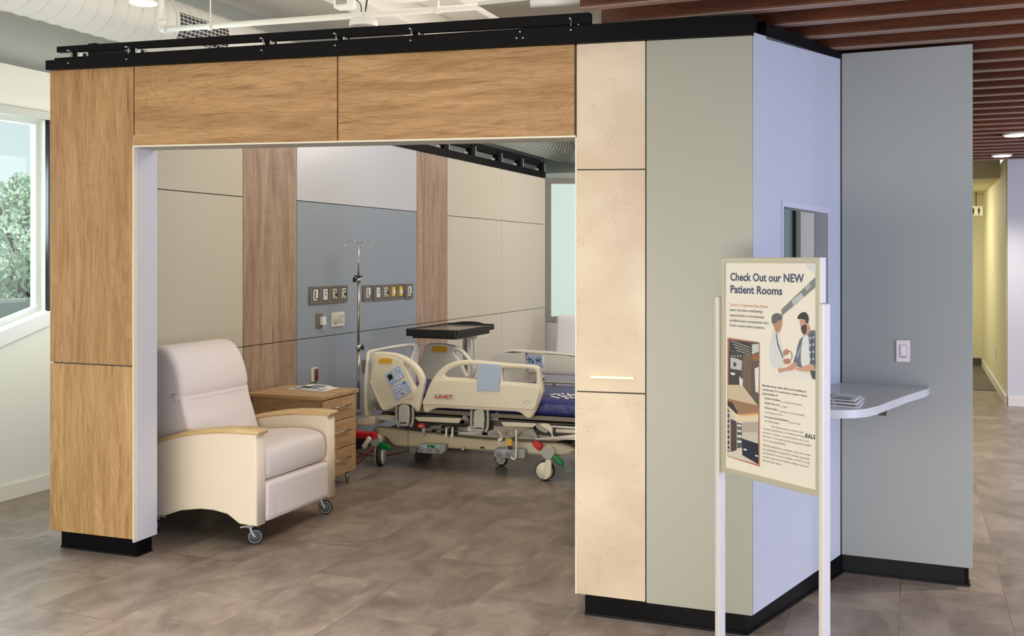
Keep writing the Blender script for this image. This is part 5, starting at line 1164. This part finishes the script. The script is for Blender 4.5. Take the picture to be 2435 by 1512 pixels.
# tall interior picture with an orange border
patch(K1((132, 1052), (492, 1105))+K2((492, 1085), (132, 970)), (204, 124, 86))
patch(K1((150, 1070), (488, 1112))+K2((484, 405), (138, 325)), (92, 76, 66))
patch(K1((170, 1080), (400, 1110), (400, 1260), (300, 1240), (160, 1190)), (40, 38, 38))
for k in range(4): patch(K1((180+18*k, 1085+35*k), (395, 1165+26*k), (392, 1172+26*k), (178+18*k, 1094+35*k)), (184, 176, 166))
patch(K1((150, 1200), (310, 1240))+K2((270, 165), (150, 160)), (52, 46, 44)); patch(K1((168, 1275), (245, 1290), (300, 1315), (290, 1420), (168, 1400)), (200, 200, 196)); patch(K1((200, 1330), (235, 1335), (232, 1380), (200, 1375)), (70, 70, 72))
for x in (180, 212, 245, 278): patch(K1((x, 1250), (x+10, 1252), (x+8, 1272), (x, 1270)), (240, 234, 214))
patch(K1((400, 1250), (488, 1230), (488, 1310), (405, 1320)), (150, 96, 66)); patch(K1((310, 1240), (410, 1250))+K2((400, 260), (310, 180)), (110, 92, 74)); patch(K1((412, 1130), (488, 1120), (488, 1210), (412, 1240)), (196, 206, 196))
patch(K1((440, 1400), (488, 1380))+K2((484, 260), (450, 240)), (226, 224, 218))
patch(K2((140, 165), (300, 165), (480, 400), (140, 320)), (204, 186, 158)); patch(K2((170, 25), (225, 35), (210, 60), (175, 50)), (230, 230, 226)); patch(K2((268, 70), (310, 110), (300, 185), (272, 160)), (226, 226, 222))
patch(K2((138, 332), (484, 408), (484, 470), (300, 515), (240, 495), (138, 400)), (150, 118, 88)); patch(K2((138, 345), (190, 360), (255, 480), (235, 490), (138, 400)), (44, 42, 42)); patch(K2((240, 500), (484, 475), (484, 500), (300, 520)), (214, 156, 100))
patch(K2((138, 400), (240, 495), (300, 515), (484, 500), (484, 580), (240, 580)), (226, 206, 178)); patch(K2((138, 405), (240, 575), (484, 575), (484, 1060), (138, 965)), (212, 202, 188)); patch(K2((172, 545), (240, 580), (240, 900), (172, 920)), (72, 60, 54)); patch(K2((138, 420), (160, 470), (160, 915), (138, 918)), (62, 64, 70))
for yy in (470, 530, 590, 650, 710, 770, 830, 880): patch(K2((140, yy), (158, yy+8), (158, yy+24), (140, yy+16)), (204, 208, 212))
patch(K2((245, 590), (300, 600), (300, 870), (245, 880)), (90, 90, 94))
for yy in (610, 670, 730, 790): patch(K2((248, yy), (296, yy+4), (296, yy+26), (248, yy+22)), (214, 214, 212))
patch(K2((300, 590), (484, 580), (484, 810), (300, 765)), (170, 160, 146)); patch(K2((305, 700), (480, 700), (480, 818), (305, 765)), (192, 184, 170))
patch(K2((300, 768), (484, 828), (484, 1058), (305, 955)), (30, 34, 52)); patch(K2((320, 880), (355, 890), (355, 905), (320, 897)), (220, 220, 220)); patch(K2((450, 950), (484, 962), (484, 975), (450, 966)), (220, 220, 220))
pic.out('printed_pictures', pmats, psheet)
# words
TXT = MB(); tm = [mat('headline_blue', rgb(48, 66, 104), .6), mat('copy_orange', rgb(206, 142, 96), .6), mat('copy_dark', rgb(84, 82, 86), .6), mat('copy_grey', rgb(140, 138, 134), .6), mat('logo_black', rgb(24, 24, 26), .6)]
def words(body, x0, y0, x1, cap_px, mi, bold=0.0):
    a = pw(x0, y0, PN+.0001+.006*0); d0 = (a-EYE).dot(FW); cap = cap_px*d0/F; b = PP.hit(x1, y0); wd = abs((b-PP.hit(x0, y0)).dot(PP.S)); TXT.cur = mi
    n0 = len(TXT.bm.faces); t_ = MB(); text_mesh(t_, body, a, PP.S*sgn, Vector((0, 0, 1)), PP.N, cap, wd, .0002, bold)
    vm = {v: TXT.bm.verts.new(v.co) for v in t_.bm.verts}
    for f in t_.bm.faces:
        try: g_ = TXT.bm.faces.new([vm[v] for v in f.verts]); g_.material_index = mi
        except ValueError: pass
    t_.bm.free()
words('Check Out our NEW', 1733.8, 666.7, 1909.5, 18.5, 0, .035); words('Patient Rooms', 1733.8, 696, 1857.6, 18.5, 0, .035)
for b_, x1, y_, mi in (('Tenet\'s Corporate Real Estate', 1823.8, 727, 1), ('team has been evaluating', 1810, 739, 2), ('opportunities to incorporate', 1814, 751.5, 2), ('prefabricated components into', 1825, 764, 2), ('future construction projects.', 1816, 775.5, 2)):
    words(b_, 1732.8, y_, x1, 6.4, mi, .01)
for b_, x0, y_, x1, mi, bo in (('Manufacturing walls offsite and installing as', 1810, 918, 1914.7, 2, .02), ('components of a construction project creates', 1810, 927.6, 1917, 2, .02), ('opportunities to:', 1810, 937, 1848, 2, .02),
    ('Reduce timelines', 1816, 948.5, 1853, 2, .02), ('on overall construction', 1855, 957, 1905, 3, 0), ('Reduce the cost', 1816, 959.5, 1851, 2, .02), ('to build', 1853, 968, 1869, 3, 0), ('Reduce waste,', 1816, 971, 1846.5, 2, .02), ('creating a more sustainable', 1848.5, 979, 1911, 3, 0),
    ('construction process', 1816, 981.5, 1858.7, 3, 0), ('Increase standardization', 1816, 992.5, 1872, 2, .02), ('across Tenet', 1874, 1006, 1901, 3, 0), ('and USPI facilities.', 1816, 1002.5, 1852, 3, 0),
    ('Real Estate team has worked with', 1832, 1016, 1908, 3, 0), ('a leading manufacturer of prefabricated healthcare', 1811, 1020.5, 1925, 3, 0), ('solutions, to design a standard patient room and', 1811, 1029.5, 1920, 3, 0), ('bathroom. A prototype has been temporarily installed', 1811, 1038.5, 1926, 3, 0), ('here in International Plaza.', 1811, 1047.5, 1866, 3, 0),
    ('While the initial focus is on patient rooms, the concept', 1811, 1060, 1925, 3, 0), ('can potentially be expanded to include operating', 1811, 1069, 1922, 3, 0), ('and treatment rooms in hospitals and ASCs, as well', 1811, 1078, 1923, 3, 0), ('as other areas such as lobbies, waiting rooms and', 1811, 1087, 1920, 3, 0), ('administrative spaces.', 1811, 1096, 1857.6, 3, 0)):
    words(b_, x0, y_, x1, 4.6, mi, bo)
words('RALS', 1912.5, 1040, 1936, 10, 4, .03)
TXT.out('printed_words', tm, psheet)
